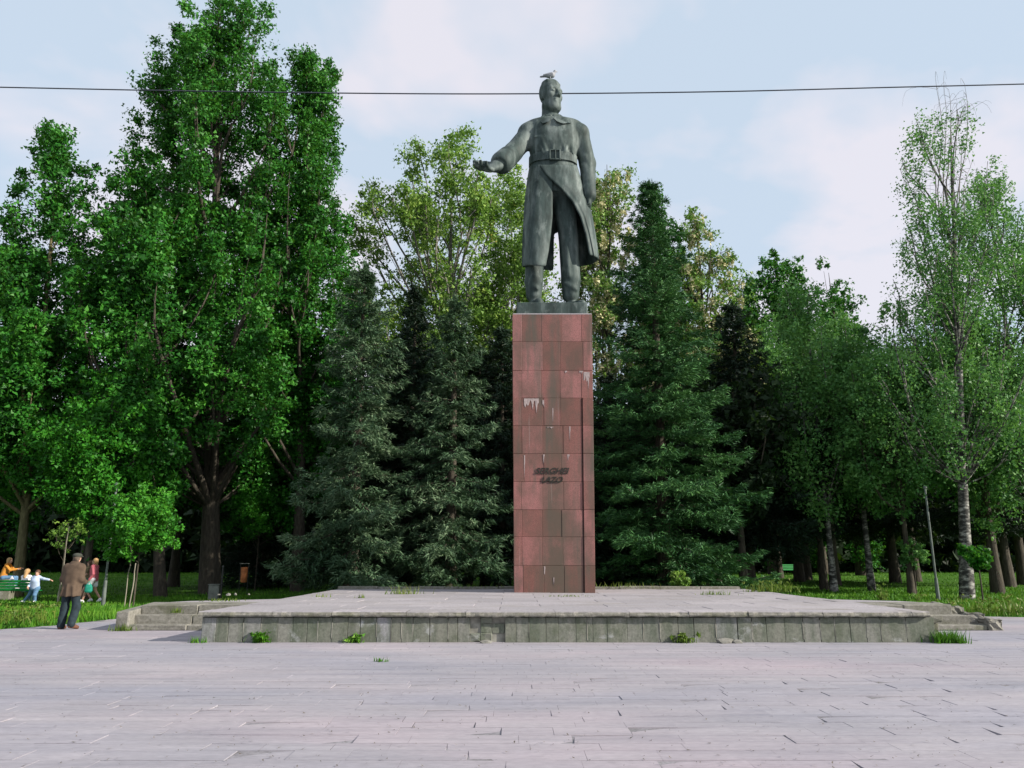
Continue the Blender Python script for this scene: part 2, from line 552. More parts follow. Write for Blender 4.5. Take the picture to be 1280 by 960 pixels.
def tube(pts, radii, sides=8, wob=0.0, rng=None):
    """verts, quads of a tapered tube along points"""
    pts = np.asarray(pts, float)
    n = len(pts)
    radii = np.broadcast_to(np.asarray(radii, float), (n,))
    d = np.gradient(pts, axis=0)
    d /= np.linalg.norm(d, axis=1)[:, None] + 1e-9
    ref = np.where(np.abs(d[:, 2:3]) > 0.9, np.array([[1.0, 0, 0]]), np.array([[0, 0, 1.0]]))
    u = np.cross(d, ref)
    u /= np.linalg.norm(u, axis=1)[:, None] + 1e-9
    w = np.cross(d, u)
    a = np.linspace(0, 2 * PI, sides, endpoint=False)
    rr = radii[:, None] * np.ones((n, sides))
    if wob and rng is not None:
        rr = rr * (1 + rng.uniform(-wob, wob, rr.shape))
    v = pts[:, None, :] + rr[..., None] * (np.cos(a)[None, :, None] * u[:, None, :] + np.sin(a)[None, :, None] * w[:, None, :])
    i = np.arange(n - 1)[:, None] * sides
    j = np.arange(sides)[None, :]
    j2 = (j + 1) % sides
    f = np.stack([i + j, i + j2, i + sides + j2, i + sides + j], -1).reshape(-1, 4)
    return v.reshape(-1, 3), f


def join_vf(parts):
    vs, fs, k = [], [], 0
    for v, f in parts:
        vs.append(v)
        fs.append(f + k)
        k += len(v)
    return np.concatenate(vs), np.concatenate(fs)


def smooth_curve(pts, n):
    """Catmull-Rom through control points"""
    p = np.asarray(pts, float)
    p = np.vstack([2 * p[0] - p[1], p, 2 * p[-1] - p[-2]])
    out = []
    m = len(p) - 3
    for t in np.linspace(0, m - 1e-6, n):
        i = int(t)
        u = t - i
        a, b, c, d = p[i:i + 4]
        out.append(0.5 * (2 * b + (c - a) * u + (2 * a - 5 * b + 4 * c - d) * u * u + (3 * b - 3 * c + d - a) * u ** 3))
    return np.array(out)


# ---------------------------------------------------------------- sculpting: distance fields turned into one smooth mesh
class Sculpt:
    def __init__(self, lo, hi, h):
        self.lo = np.asarray(lo, float)
        self.h = h
        self.n = np.ceil((np.asarray(hi, float) - self.lo) / h).astype(int) + 1
        self.f = np.full(tuple(self.n), 0.5, dtype=np.float32)

    def _sub(self, lo, hi):
        a = np.clip(np.floor((np.asarray(lo) - self.lo) / self.h).astype(int), 0, self.n - 1)
        b = np.clip(np.ceil((np.asarray(hi) - self.lo) / self.h).astype(int) + 1, 1, self.n)
        sl = tuple(slice(int(x), int(y)) for x, y in zip(a, b))
        g = np.meshgrid(*[self.lo[i] + self.h * np.arange(a[i], b[i]) for i in range(3)], indexing='ij')
        return sl, np.stack(g, -1)

    def _put(self, sl, d, k, sub=False):
        c = self.f[sl]
        if sub:
            d = -d
            if k > 0:
                hh = np.maximum(k - np.abs(c - d), 0) / k
                self.f[sl] = np.maximum(c, d) + hh * hh * k / 4
            else:
                self.f[sl] = np.maximum(c, d)
            return
        if k > 0:
            hh = np.maximum(k - np.abs(c - d), 0) / k
            self.f[sl] = np.minimum(c, d) - hh * hh * k / 4
        else:
            self.f[sl] = np.minimum(c, d)

    def cone(self, a, b, r1, r2, k=0.0, sub=False, flat=None):
        """rounded cone from a to b; flat=(axis, factor) squashes it"""
        a, b = np.asarray(a, float), np.asarray(b, float)
        m = max(r1, r2) * (1.6 if flat else 1.0) + k + 3 * self.h
        sl, p = self._sub(np.minimum(a, b) - m, np.maximum(a, b) + m)
        ab = b - a
        t = np.clip(((p - a) @ ab) / max(ab @ ab, 1e-9), 0, 1)
        q = p - (a + t[..., None] * ab)
        if flat:
            q = q.copy()
            q[..., flat[0]] *= flat[1]
        d = np.linalg.norm(q, axis=-1) - (r1 + (r2 - r1) * t)
        self._put(sl, d, k, sub)

    def ell(self, c, r, k=0.0, R=None, sub=False):
        c, r = np.asarray(c, float), np.asarray(r, float)
        m = r.max() + k + 3 * self.h
        sl, p = self._sub(c - m, c + m)
        q = p - c
        if R is not None:
            q = q @ R
        k0 = np.linalg.norm(q / r, axis=-1)
        k1 = np.linalg.norm(q / (r * r), axis=-1) + 1e-9
        self._put(sl, k0 * (k0 - 1) / k1, k, sub)

    def loft(self, rows, k=0.0, p_=2.3, sub=False):
        """rows of (z, cx, cy, a, b) from any end; a solid with those elliptical sections"""
        R = np.array(sorted(rows), float)
        m = 3 * self.h + k
        lo = (min(R[:, 1] - R[:, 3]) - m, min(R[:, 2] - R[:, 4]) - m, R[0, 0] - m)
        hi = (max(R[:, 1] + R[:, 3]) + m, max(R[:, 2] + R[:, 4]) + m, R[-1, 0] + m)
        sl, p = self._sub(lo, hi)
        z = p[..., 2]
        cx, cy, a, b = (np.interp(z, R[:, 0], R[:, i]) for i in (1, 2, 3, 4))
        q = (np.abs((p[..., 0] - cx) / a) ** p_ + np.abs((p[..., 1] - cy) / b) ** p_) ** (1 / p_)
        d = (q - 1) * np.minimum(a, b)
        dz = np.maximum(R[0, 0] - z, z - R[-1, 0])
        self._put(sl, np.maximum(d, dz), k, sub)

    def mesh(self, off=(0, 0, 0)):
        f = self.f
        s = f < 0
        nx, ny, nz = f.shape
        c = [(i, j, k) for i in (0, 1) for j in (0, 1) for k in (0, 1)]
        cs = {q: s[q[0]:nx - 1 + q[0], q[1]:ny - 1 + q[1], q[2]:nz - 1 + q[2]] for q in c}
        cnt = sum(v.astype(np.int8) for v in cs.values())
        act = (cnt > 0) & (cnt < 8)
        idx = np.argwhere(act)
        vid = np.full(act.shape, -1, dtype=np.int64)
        vid[act] = np.arange(len(idx))
        fv = {q: f[idx[:, 0] + q[0], idx[:, 1] + q[1], idx[:, 2] + q[2]] for q in c}
        acc = np.zeros((len(idx), 3))
        num = np.zeros(len(idx))
        for q in c:
            for ax in range(3):
                if q[ax] == 0:
                    r = list(q)
                    r[ax] = 1
                    a, b = fv[q], fv[tuple(r)]
                    cr = (a < 0) != (b < 0)
                    t = np.where(cr, a / np.where(cr, a - b, 1), 0)
                    pos = np.array(q, float)[None, :] + np.zeros((len(idx), 3))
                    pos[:, ax] += t
                    acc += pos * cr[:, None]
                    num += cr
        v = (idx + acc / num[:, None]) * self.h + self.lo - np.asarray(off)
        faces = []
        for ax in range(3):
            o1, o2 = [i for i in range(3) if i != ax]
            a = np.take(s, range(0, s.shape[ax] - 1), ax)
            b = np.take(s, range(1, s.shape[ax]), ax)
            e = np.argwhere(a != b)
            e = e[(e[:, o1] > 0) & (e[:, o2] > 0) & (e[:, o1] < f.shape[o1] - 1) & (e[:, o2] < f.shape[o2] - 1)]
            if not len(e):
                continue
            ins = a[tuple(e.T)]
            qs = []
            for d1, d2 in ((-1, -1), (0, -1), (0, 0), (-1, 0)):
                w = e.copy()
                w[:, o1] += d1
                w[:, o2] += d2
                qs.append(vid[tuple(w.T)])
            qd = np.stack(qs, -1)
            flip = ins if ax != 1 else ~ins
            qd[~flip] = qd[~flip][:, ::-1]
            faces.append(qd)
        return v, np.concatenate(faces)


# ---------------------------------------------------------------- the square, the lawn, the platform
def sheet(name, poly, z, mat, label=None):
    bm = bmesh.new()
    bm.faces.new([bm.verts.new((x, y, z)) for x, y in poly])
    o = link(name, bm_mesh(name, bm), mat)
    o['kind'] = 'structure'
    return o


PLAZA = [(-60, -12), (60, -12), (60, 20.5), (40, 21.0), (17, 22.4), (14.6, 23.6), (13.0, 24.0), (8.6, 23.4), (-6.4, 23.4), (-8.6, 22.3),
         (-11.2, 23.0), (-11.7, 20.4), (-12.8, 18.6), (-16, 17.8), (-60, 16.0)]


def in_poly(x, y, poly):
    c = False
    n = len(poly)
    for i in range(n):
        x1, y1 = poly[i]
        x2, y2 = poly[i - 1]
        if (y1 > y) != (y2 > y) and x < (x2 - x1) * (y - y1) / (y2 - y1) + x1:
            c = not c
    return c


PL_Z = 0.60                       # height of the platform top
FRONT = 16.2                      # front face of the platform
XL, XR = -6.28, 8.55              # its ends
BACK = 28.8
STAIR = 18.9                      # foot of the side stairs


def build_ground():
    g = 1600
    bm = bmesh.new()
    rows_ = []
    for y in [-60, 31] + list(np.linspace(33, 63, 16)) + [2400]:
        z = float(lawn_z(y))
        rows_.append((bm.verts.new((-g, y, z)), bm.verts.new((g, y, z))))
    for (a, b), (c, d) in zip(rows_[:-1], rows_[1:]):
        bm.faces.new((a, b, d, c))
    o = link('lawn', bm_mesh('lawn', bm), 'lawn')
    o['kind'] = 'structure'
    plaza = sheet('plaza_bed', PLAZA, -0.011, 'joint')
    # paving stones in courses across the square
    rng = np.random.default_rng(3)
    stones = []
    y = -2.0
    while y < 25.0:
        w = rng.choice([0.26, 0.30, 0.30, 0.34])
        x = -32 - rng.uniform(0, 0.8)
        while x < 32:
            l = rng.choice([0.5, 0.62, 0.74, 0.86, 1.0])
            cx, cy = x + l / 2, y + w / 2
            x += l
            if y > 6 and abs(cx) > 0.72 * (cy + 14):
                continue
            if not (in_poly(cx, cy - w / 2, PLAZA) and in_poly(cx, cy + w / 2, PLAZA) and in_poly(cx - l / 2, cy, PLAZA) and in_poly(cx + l / 2, cy, PLAZA)):
                continue
            if XL + 0.15 < cx - l / 2 and cx + l / 2 < XR - 0.1 and cy > FRONT + 0.2:
                continue
            stones.append((cx, cy, l, w))
        y += w
    vis = [i for i, s in enumerate(stones) if s[1] > 6.3 and abs(s[0]) < 0.70 * s[1] + 0.3]
    vis.sort(key=lambda i: stones[i][1] - 0.15 * stones[i][2])
    near = set(vis[:298])
    variants = []
    for k in range(12):
        bm = bmesh.new()
        add_box(bm, (0, 0, 0), (1, 1, 0.05), None, 0)
        top = [v for v in bm.verts if v.co.z > 0]
        # worn edge and, on some stones, a chipped corner
        for v in top:
            v.co.x *= 1 - rng.uniform(0.0, 0.003)
            v.co.y *= 1 - rng.uniform(0.002, 0.014)
            v.co.z -= rng.uniform(0, 0.002)
        if k % 4 == 0:
            v = top[k // 4]
            v.co.z -= 0.012
            v.co.x *= 0.95
            v.co.y *= 0.88
        variants.append(bm_mesh('paving_stone', bm))
    for me in variants:
        me.materials.append(M['paver'])
    rest = []
    for i, (cx, cy, l, w) in enumerate(stones):
        dz = rng.normal(0, 0.0016)
        rx, ry, rz = rng.normal(0, 0.0035), rng.normal(0, 0.0016), rng.normal(0, 0.0009)
        gp = 0.0025 if rng.random() < 0.94 else rng.uniform(0.006, 0.013)
        if i in near:
            o = bpy.data.objects.new('paving_stone', variants[int(rng.integers(12))])
            COL.objects.link(o)
            o.parent = plaza
            o.location = (cx, cy, dz - 0.025)
            o.rotation_euler = (rx, ry, rz)
            o.scale = (l - 0.0015 - (gp if gp > .005 else 0), w - gp, 1)
        else:
            hx, hy = (l - 0.0015) / 2, (w - gp) / 2
            q = np.array([(-hx, -hy, -0.02), (hx, -hy, -0.02), (hx, hy, -0.02), (-hx, hy, -0.02),
                          (-hx * .999, -hy * .987, 0), (hx * .999, -hy * .987, 0), (hx * .999, hy * .987, 0), (-hx * .999, hy * .987, 0)])
            q[:, 2] += q[:, 1] * rx - q[:, 0] * ry
            q[:, 0] -= q[:, 1] * rz
            rest.append(q + np.array([cx, cy, dz]))
    n = len(rest)
    v = np.concatenate(rest)
    fq = np.array([[4, 5, 6, 7], [0, 1, 5, 4], [1, 2, 6, 5], [2, 3, 7, 6], [3, 0, 4, 7]])
    f = (fq[None] + 8 * np.arange(n)[:, None, None]).reshape(-1, 4)
    link('paving_field', fast_mesh('paving_field', v, f), 'paver', plaza, kind='stuff')


JOINTS_PX = [252, 269.5, 285, 304, 326, 347, 366, 384, 397, 415, 434.5, 450, 470.5, 489, 502, 516, 537, 560, 572, 587.5, 600.5, 615, 631, 645, 661,
             682.5, 698, 720, 734, 741, 759, 784, 804, 825, 847.5, 867.5, 895, 922, 940, 958, 981, 1004, 1025.5, 1043.5, 1063, 1083, 1101, 1133, 1169]


def build_platform():
    rng = random.Random(5)
    P = empty('monument_platform', 'low wide concrete platform with stained panelled front and side stairs under the monument', 'platform', (1.2, FRONT, 0))
    org = Vector(P.location)

    def part(name, me, mat, loc, rot=(0, 0, 0), parent=P, kind=None):
        l = Vector(loc) - (org if parent is P else Vector((0, 0, 0)))
        return link(name, me, mat, parent, l, rot, kind)
    # body under the slabs
    bm = bmesh.new()
    core = [(XL + 0.04, FRONT + 0.07), (XR - 0.1, FRONT + 0.07), (XR - 0.1, 18.0), (XR - 0.1, BACK - 0.1), (XL + 0.04, BACK - 0.1)]
    lo = [bm.verts.new((x - org.x, y - org.y, -0.02)) for x, y in core]
    hi = [bm.verts.new((x - org.x, y - org.y, PL_Z - 0.115)) for x, y in core]
    bm.faces.new(hi)
    for i in range(len(core)):
        j = (i + 1) % len(core)
        bm.faces.new((lo[i], lo[j], hi[j], hi[i]))
    part('platform_body', bm_mesh('platform_body', bm), 'mortar', org)
    # front cladding, panel by panel
    xs = [xat(p, FRONT, 0.3) for p in JOINTS_PX]
    for a, b in zip(xs[:-1], xs[1:]):
        px = (a + b) / 2
        if xat(588, FRONT, .3) < px < xat(630, FRONT, .3):
            # the broken panels: upper pieces remain, lower left has fallen off
            for (z0, z1, off) in ((0.02, 0.17, 0.0), (0.18, 0.36, 0.03), (0.37, 0.485, 0.0)):
                if rng.random() < 0.28:
                    continue
                me = box_mesh('broken_cladding_panel', (b - a - 0.012, 0.05, z1 - z0), 0.008, 0.012, rng)
                part('broken_cladding_panel', me, 'cladding', (px, FRONT + 0.045 + off, (z0 + z1) / 2), (0, 0, rng.uniform(-.05, .05)))
            continue
        w = b - a - (0.014 if rng.random() < 0.35 else 0.004)
        h = 0.485
        me = box_mesh('cladding_panel', (w, 0.06, h), 0.006, 0.002, rng)
        if rng.random() < 0.42:
            mj = box_mesh('mortar_joint', (rng.uniform(.010, .020), 0.03, rng.uniform(.25, .46)), 0.003, 0.004, rng)
            part('mortar_joint', mj, 'mortar', (b, FRONT + 0.021, rng.uniform(.22, .25)))
        part('cladding_panel', me, 'cladding', (px, FRONT + 0.04 + rng.uniform(-.003, .003), h / 2 - 0.004), (rng.uniform(-.008, .008), 0, 0))
    # the side faces, panels too
    for sx, x0 in ((-1, XL), (1, XR - 0.16)):
        y = FRONT + 0.08
        while y < 19.0:
            me = box_mesh('cladding_panel', (0.06, 0.47, 0.485), 0.006, 0.002, rng)
            part('cladding_panel', me, 'cladding', (x0 + (0.02 if sx < 0 else 0.07), y + 0.24, 0.238))
            y += 0.48
    # ragged masonry end where the right-hand cladding has come off
    for k, (dx, z, sx, sz, dy) in enumerate(((0.10, 0.09, 0.25, 0.20, 0.16), (0.13, 0.28, 0.20, 0.17, 0.24), (0.09, 0.45, 0.30, 0.15, 0.10), (0.14, 0.19, 0.2, 0.1, 0.3))):
        me = box_mesh('exposed_stone', (sx, 0.34, sz), 0.02, 0.022, rng)
        part('exposed_stone', me, 'concrete', (XR - 0.06 + dx, FRONT + 0.12 + dy, z), (0, 0, rng.uniform(-.1, .1)))
    # coping slabs along the front lip with chipped edges
    x = XL - 0.05
    end = xat(1160, FRONT, .6)
    while x < end - 0.1:
        l = min(rng.choice([0.9, 1.2, 1.5, 1.8]), end - x)
        bm = bmesh.new()
        n = max(5, int(l / 0.09))
        ver, edge = [], []
        c1 = c2 = .012
        for i in range(n + 1):
            u = -l / 2 + 0.004 + (l - 0.008) * i / n
            c1 = .6 * c1 + .4 * (rng.uniform(0, 0.02) if rng.random() < 0.85 else rng.uniform(0.03, 0.08))
            c2 = .6 * c2 + .4 * rng.uniform(0, 0.025)
            prof = [(-0.12 + c1 * .3, -0.105 + rng.uniform(0, .014)), (-0.14 + c1 * .5 + rng.uniform(-.01, .01), -0.07), (-0.138 + c1 + rng.uniform(-.008, .012), -0.028 - c2 * .4), (-0.125 + c1, -0.014), (0.62, -0.014), (0.62, -0.105)]
            edge.append((u, -0.12 + c1 * .9 + c2))
            ver.append([bm.verts.new((u, p, q)) for p, q in prof])
        for a, b in zip(ver[:-1], ver[1:]):
            for i in range(6):
                j = (i + 1) % 6
                bm.faces.new((a[i], b[i], b[j], a[j]))
        bm.faces.new(ver[0])
        bm.faces.new(ver[-1][::-1])
        zc_ = PL_Z + rng.uniform(-.006, .004)
        cs = part('coping_slab', bm_mesh('coping_slab', bm), 'concrete', (x + l / 2, FRONT + 0.04, zc_))
        # pale screed on top, broken back along the edge
        bm = bmesh.new()
        rows_ = [[bm.verts.new((u, e, -0.0135)) for u, e in edge], [bm.verts.new((u, e + .006, 0)) for u, e in edge], [bm.verts.new((u, .615, 0)) for u, e in edge], [bm.verts.new((u, .615, -0.0135)) for u, e in edge]]
        for q in range(3):
            for i in range(len(edge) - 1):
                bm.faces.new((rows_[q][i], rows_[q][i + 1], rows_[q + 1][i + 1], rows_[q + 1][i]))
        link('screed', bm_mesh('screed', bm), 'slab', cs)
        x += l
    # paving slabs over the top
    y = FRONT + 0.68
    row = 0
    while y < BACK - 0.2:
        w = min(1.0, BACK - y)
        x = XL + 0.02 - (0.6 if row % 2 else 0)
        while x < XR - 0.15:
            l = 1.5
            a, b = max(x, XL + 0.02), min(x + l, XR - 0.12)
            x += l
            if b - a < 0.1:
                continue
            if a > 0.25 and b < 2.55 and y > 25.7 and y < 27.4:
                continue
            gp = 0.005 if rng.random() < 0.75 else 0.014
            me = box_mesh('platform_slab', (b - a - gp, w - gp, 0.1), 0.006, 0.003, rng)
            part('platform_slab', me, 'slab', ((a + b) / 2, y + w / 2, PL_Z - 0.05 + rng.uniform(-.007, .006)), (rng.uniform(-.004, .004), rng.uniform(-.003, .003), 0))
        y += w
        row += 1
    # a low kerb along the back edge
    x = XL
    while x < XR - 0.5:
        l = 1.45
        me = box_mesh('back_kerb', (l - 0.02, 0.28, 0.12), 0.012, 0.006, rng)
        part('back_kerb', me, 'concrete', (x + l / 2, BACK - 0.1, PL_Z + 0.035 + rng.uniform(-.01, .01)))
        x += l
    # side stairs: left and right wings
    for side in (-1, 1):
        xi = XL if side < 0 else XR - 0.18
        xo = -9.05 if side < 0 else 10.75
        w = abs(xo - xi)
        cx = (xi + xo) / 2
        lo_z = (0.13, 0.33, 0.55)
        for k, zt in enumerate(lo_z):
            sh = 0.0 if side < 0 else (2 - k) * 0.22     # the right flight widens downwards
            z0 = 0.0 if k == 0 else lo_z[k - 1] - 0.04
            for q in range(2):
                ww = (w + sh) / 2
                xx = (xi + side * ww * (q + 0.5))
                bm = bmesh.new()
                dep = 0.42 if k < 2 else 1.3
                add_box(bm, (0, 0, 0), (ww - 0.01, dep, zt - z0), None, 0.018)
                for v in bm.verts:
                    if v.co.y < -dep / 2 + 0.03:
                        v.co += Vector((rng.uniform(-.006, .006), rng.uniform(-.014, .014), rng.uniform(-.014, .008)))
                part('stair_step', bm_mesh('stair_step', bm), 'concrete', (xx, STAIR + 0.30 * k + dep / 2, (zt + z0) / 2), (0, 0, rng.uniform(-.006, .006)))
        # landing behind the steps, its outer back corner cut off
        bm = bmesh.new()
        y0, y1 = STAIR + 1.9, 22.6
        poly = [(xi, y0), (xo, y0), (xo - side * 0.35, y0 + 0.7), (xi + side * 0.3, y1), (xi, y1)]
        if side > 0:
            poly = poly[::-1]
        lo = [bm.verts.new((x - org.x, y - org.y, -0.02)) for x, y in poly]
        hi = [bm.verts.new((x - org.x, y - org.y, PL_Z - 0.058)) for x, y in poly]
        bm.faces.new(hi[::-1])
        for i in range(len(poly)):
            j = (i + 1) % len(poly)
            bm.faces.new((lo[i], hi[i], hi[j], lo[j]))
        part('landing', bm_mesh('landing', bm), 'slab', org)
        # cheek wall beside the steps
        if side < 0:
            bm = bmesh.new()
            add_box(bm, (0, 0, 0), (0.30, 1.9, 0.43), None, 0.02)
            for v in bm.verts:
                v.co += Vector((rng.uniform(-.012, .012), rng.uniform(-.012, .012), rng.uniform(-.012, .012)))
                if v.co.y > 0 and v.co.z > 0:
                    v.co.z += 0.13
            part('cheek_wall', bm_mesh('cheek_wall', bm), 'concrete', (xo - 0.14, STAIR + 0.93, 0.21))
        else:
            # on the right the cheek wall is broken down into ragged lumps
            for (dx, dy, s, z, rz) in ((0.62, 0.08, (0.34, 0.5, 0.26), 0.12, 0.1), (0.42, 0.42, (0.42, 0.45, 0.34), 0.20, -0.15), (0.16, 0.8, (0.36, 0.5, 0.50), 0.24, 0.1), (0.1, 1.25, (0.3, 0.6, 0.55), 0.28, 0)):
                bm = bmesh.new()
                add_box(bm, (0, 0, 0), s, None, 0.03)
                bmesh.ops.subdivide_edges(bm, edges=bm.edges[:], cuts=2, use_grid_fill=True)
                for v in bm.verts:
                    v.co += Vector((rng.uniform(-.035, .035), rng.uniform(-.035, .035), rng.uniform(-.04, .03)))
                part('broken_cheek_wall', bm_mesh('broken_cheek_wall', bm), 'concrete', (xo + dx, STAIR + dy + 0.15, z), (0, 0, rz))


# ---------------------------------------------------------------- the pedestal
PED_Y = 25.5
PED_C0, PED_C1 = 1.372, 1.400
PED_W0, PED_W1 = 2.60, 2.77
COURSES_PX = [741, 707, 671, 637, 602, 567, 532, 497.5, 463, 427, 393]


def build_pedestal():
    rng = random.Random(11)
    zs = [zat(p, PED_Y) for p in COURSES_PX]
    zs[0] = PL_Z - 0.01
    ztop = zs[-1]
    P = empty('pedestal', 'tall red granite pedestal with grey streaks standing on the platform', 'pedestal', (PED_C0, PED_Y + 1.35, PL_Z))
    org = Vector(P.location)

    def wid(z):
        t = (z - PL_Z) / (ztop - PL_Z)
        return PED_C0 + (PED_C1 - PED_C0) * t, PED_W0 + (PED_W1 - PED_W0) * t

    def prism(corners0, corners1, z0, z1):
        bm = bmesh.new()
        lo = [bm.verts.new((x - org.x, y - org.y, z0 - org.z)) for x, y in corners0]
        hi = [bm.verts.new((x - org.x, y - org.y, z1 - org.z)) for x, y in corners1]
        n = len(lo)
        bm.faces.new(lo[::-1])
        bm.faces.new(hi)
        for i in range(n):
            j = (i + 1) % n
            bm.faces.new((lo[i], lo[j], hi[j], hi[i]))
        bmesh.ops.bevel(bm, geom=[e for e in bm.edges], offset=0.006, segments=1, affect='EDGES')
        return bm
    dep = 2.5
    (c0, w0), (c1, w1) = wid(PL_Z), wid(ztop)
    ins = 0.075

    def ring(c, w, i):
        return [(c - w / 2 + i, PED_Y + i), (c + w / 2 - i, PED_Y + i), (c + w / 2 - i, PED_Y + dep - i), (c - w / 2 + i, PED_Y + dep - i)]
    link('pedestal_core', bm_mesh('pedestal_core', prism(ring(c0, w0, ins), ring(c1, w1, ins), PL_Z - .05, ztop - 0.02)), 'granite_joint', P)
    colx = [642, 653.5, 679, 703, 729, 743]
    fr = [(p - 642) / 101.0 for p in colx]
    for r in range(10):
        z0, z1 = zs[r], zs[r + 1]
        jit = [0] + [rng.uniform(-.02, .02) for _ in range(4)] + [0]
        for k in range(5):
            # front slabs; the right-hand column stands a little proud from the fifth joint down
            f0, f1 = fr[k] + jit[k], fr[k + 1] + jit[k + 1]
            if k == 4 and r < 7:
                f0 = fr[4] + 0.007
            if k == 3 and r < 7:
                f1 = fr[4] - 0.006
            if k == 2 and r == 9:
                f1 += 0.02
            gp = 0.003
            pr = rng.uniform(-.006, .006) - (0.035 if (k == 4 and r < 7) else 0)
            dz = rng.uniform(-.004, .004)
            (ca, wa), (cb, wb) = wid(z0), wid(z1)
            ya, yb = PED_Y + pr, PED_Y + 0.09
            q0 = [(ca - wa / 2 + wa * f0 + gp, ya), (ca - wa / 2 + wa * f1 - gp, ya), (ca - wa / 2 + wa * f1 - gp, yb), (ca - wa / 2 + wa * f0 + gp, yb)]
            q1 = [(cb - wb / 2 + wb * f0 + gp, ya), (cb - wb / 2 + wb * f1 - gp, ya), (cb - wb / 2 + wb * f1 - gp, yb), (cb - wb / 2 + wb * f0 + gp, yb)]
            link('granite_slab', bm_mesh('granite_slab', prism(q0, q1, z0 + gp + dz, z1 - gp + dz)), 'granite', P)
        for side in (-1, 1):
            n = 3
            for k in range(n):
                y0 = PED_Y + 0.095 + (dep - 0.19) * k / n
                y1 = PED_Y + 0.095 + (dep - 0.19) * (k + 1) / n
                pr = rng.uniform(-.006, .006)
                qs = []
                for z in (z0, z1):
                    c, w = wid(z)
                    xo = c + side * (w / 2 + pr)
                    xi = c + side * (w / 2 - 0.09)
                    q = [(xi, y0 + .004), (xo, y0 + .004), (xo, y1 - .004), (xi, y1 - .004)]
                    qs.append(q if side > 0 else q[::-1])
                link('granite_slab', bm_mesh('granite_slab', prism(qs[0], qs[1], z0 + .005, z1 - .005)), 'granite', P)
        for k in range(4):
            qs = []
            for z in (z0, z1):
                c, w = wid(z)
                xa, xb = c - w / 2 + w * k / 4 + .004, c - w / 2 + w * (k + 1) / 4 - .004
                qs.append([(xa, PED_Y + dep - 0.09), (xb, PED_Y + dep - 0.09), (xb, PED_Y + dep), (xa, PED_Y + dep)])
            link('granite_slab', bm_mesh('granite_slab', prism(qs[0], qs[1], z0 + .005, z1 - .005)), 'granite', P)
    # thin pale cap under the bronze base
    bm = bmesh.new()
    add_box(bm, (c1 - org.x, PED_Y + dep / 2 - org.y, ztop + 0.02 - org.z), (w1 - 0.03, dep - 0.02, 0.05), None, 0.01)
    link('cap_slab', bm_mesh('cap_slab', bm), 'slab', P)

    # hanging lime drips below some joints: (x, top y, width, length) in the photograph, built on the face
    def drip(x, y, w, l, teeth):
        D = PED_Y - 0.012
        bm = bmesh.new()
        zt = zat(y, D)
        pts = []
        n = 3 * teeth + 1
        for i in range(n):
            u = i / (n - 1)
            ll = l * (rng.uniform(.15, 1.0) if i % 3 == 1 else rng.uniform(.08, .5))
            pts.append((xat(x + w * u, D, zt), zt, zat(y + ll, D)))
        yy = D - org.y
        tops = [bm.verts.new((a - org.x, yy, b - org.z)) for a, b, c in pts]
        bots = [bm.verts.new((a - org.x, yy + 0.003, c - org.z)) for a, b, c in pts]
        tb = [bm.verts.new((a - org.x, yy + 0.02, b - org.z)) for a, b, c in pts]
        bb = [bm.verts.new((a - org.x, yy + 0.02, c - org.z)) for a, b, c in pts]
        for i in range(n - 1):
            bm.faces.new((bots[i], bots[i + 1], tops[i + 1], tops[i]))
            bm.faces.new((tops[i], tops[i + 1], tb[i + 1], tb[i]))
            bm.faces.new((bb[i], bb[i + 1], bots[i + 1], bots[i]))
        bm.faces.new((tops[0], tb[0], bb[0], bots[0]))
        bm.faces.new((tops[-1], bots[-1], bb[-1], tb[-1]))
        link('lime_drip', bm_mesh('lime_drip', bm), 'lime', P)
    for a in ((655, 498, 18.5, 20, 4), (729.5, 465, 7.5, 24, 3), (678, 500, 2.2, 22, 1), (690.5, 510, 1.0, 24, 1), (711.5, 533, 1.6, 34, 1), (655, 569, 1.4, 44, 1),
              (679, 568, 1.8, 12, 1), (709, 568, 3.0, 9, 1), (680, 708, 1.6, 24, 1), (691.6, 722, 1.4, 18, 1), (731, 638, 1.5, 18, 1), (724, 463.5, 5, 4, 2), (684, 533.5, 8, 3, 2), (706, 463.5, 3, 4, 1)):
        drip(*a)

    # raised letters
    def line(txt, px0, px1, py0, py1):
        cu = bpy.data.curves.new('name_lettering', 'FONT')
        cu.body = txt
        cu.extrude = 0.02
        cu.shear = 0.35
        cu.space_character = 1.0
        cu.offset = 0.004
        tmp = bpy.data.objects.new('name_lettering_source', cu)
        COL.objects.link(tmp)
        dg = bpy.context.evaluated_depsgraph_get()
        me = bpy.data.meshes.new_from_object(tmp.evaluated_get(dg))
        bpy.data.objects.remove(tmp)
        n = len(me.vertices)
        co = np.empty(n * 3)
        me.vertices.foreach_get('co', co)
        co = co.reshape(-1, 3)
        lo, hi = co.min(0), co.max(0)
        D = PED_Y - 0.03
        z0, z1 = zat(py1, D), zat(py0, D)
        x0, x1 = xat(px0, D, z0), xat(px1, D, z0)
        out = np.empty_like(co)
        out[:, 0] = x0 + (co[:, 0] - lo[0]) / (hi[0] - lo[0]) * (x1 - x0)
        out[:, 2] = z0 + (co[:, 1] - lo[1]) / (hi[1] - lo[1]) * (z1 - z0)
        out[:, 1] = D + 0.02 - co[:, 2]
        out -= np.array(org)
        me.vertices.foreach_set('co', out.ravel())
        me.update()
        me.materials.clear()
        o = link('name_lettering', me, 'letter', P)
        o['label'] = 'raised dark letters reading %s' % txt
    line('SERGHEI', 669.3, 712.0, 584.6, 592.2)
    line('LAZO', 677.0, 703.8, 595.8, 603.2)
    return ztop


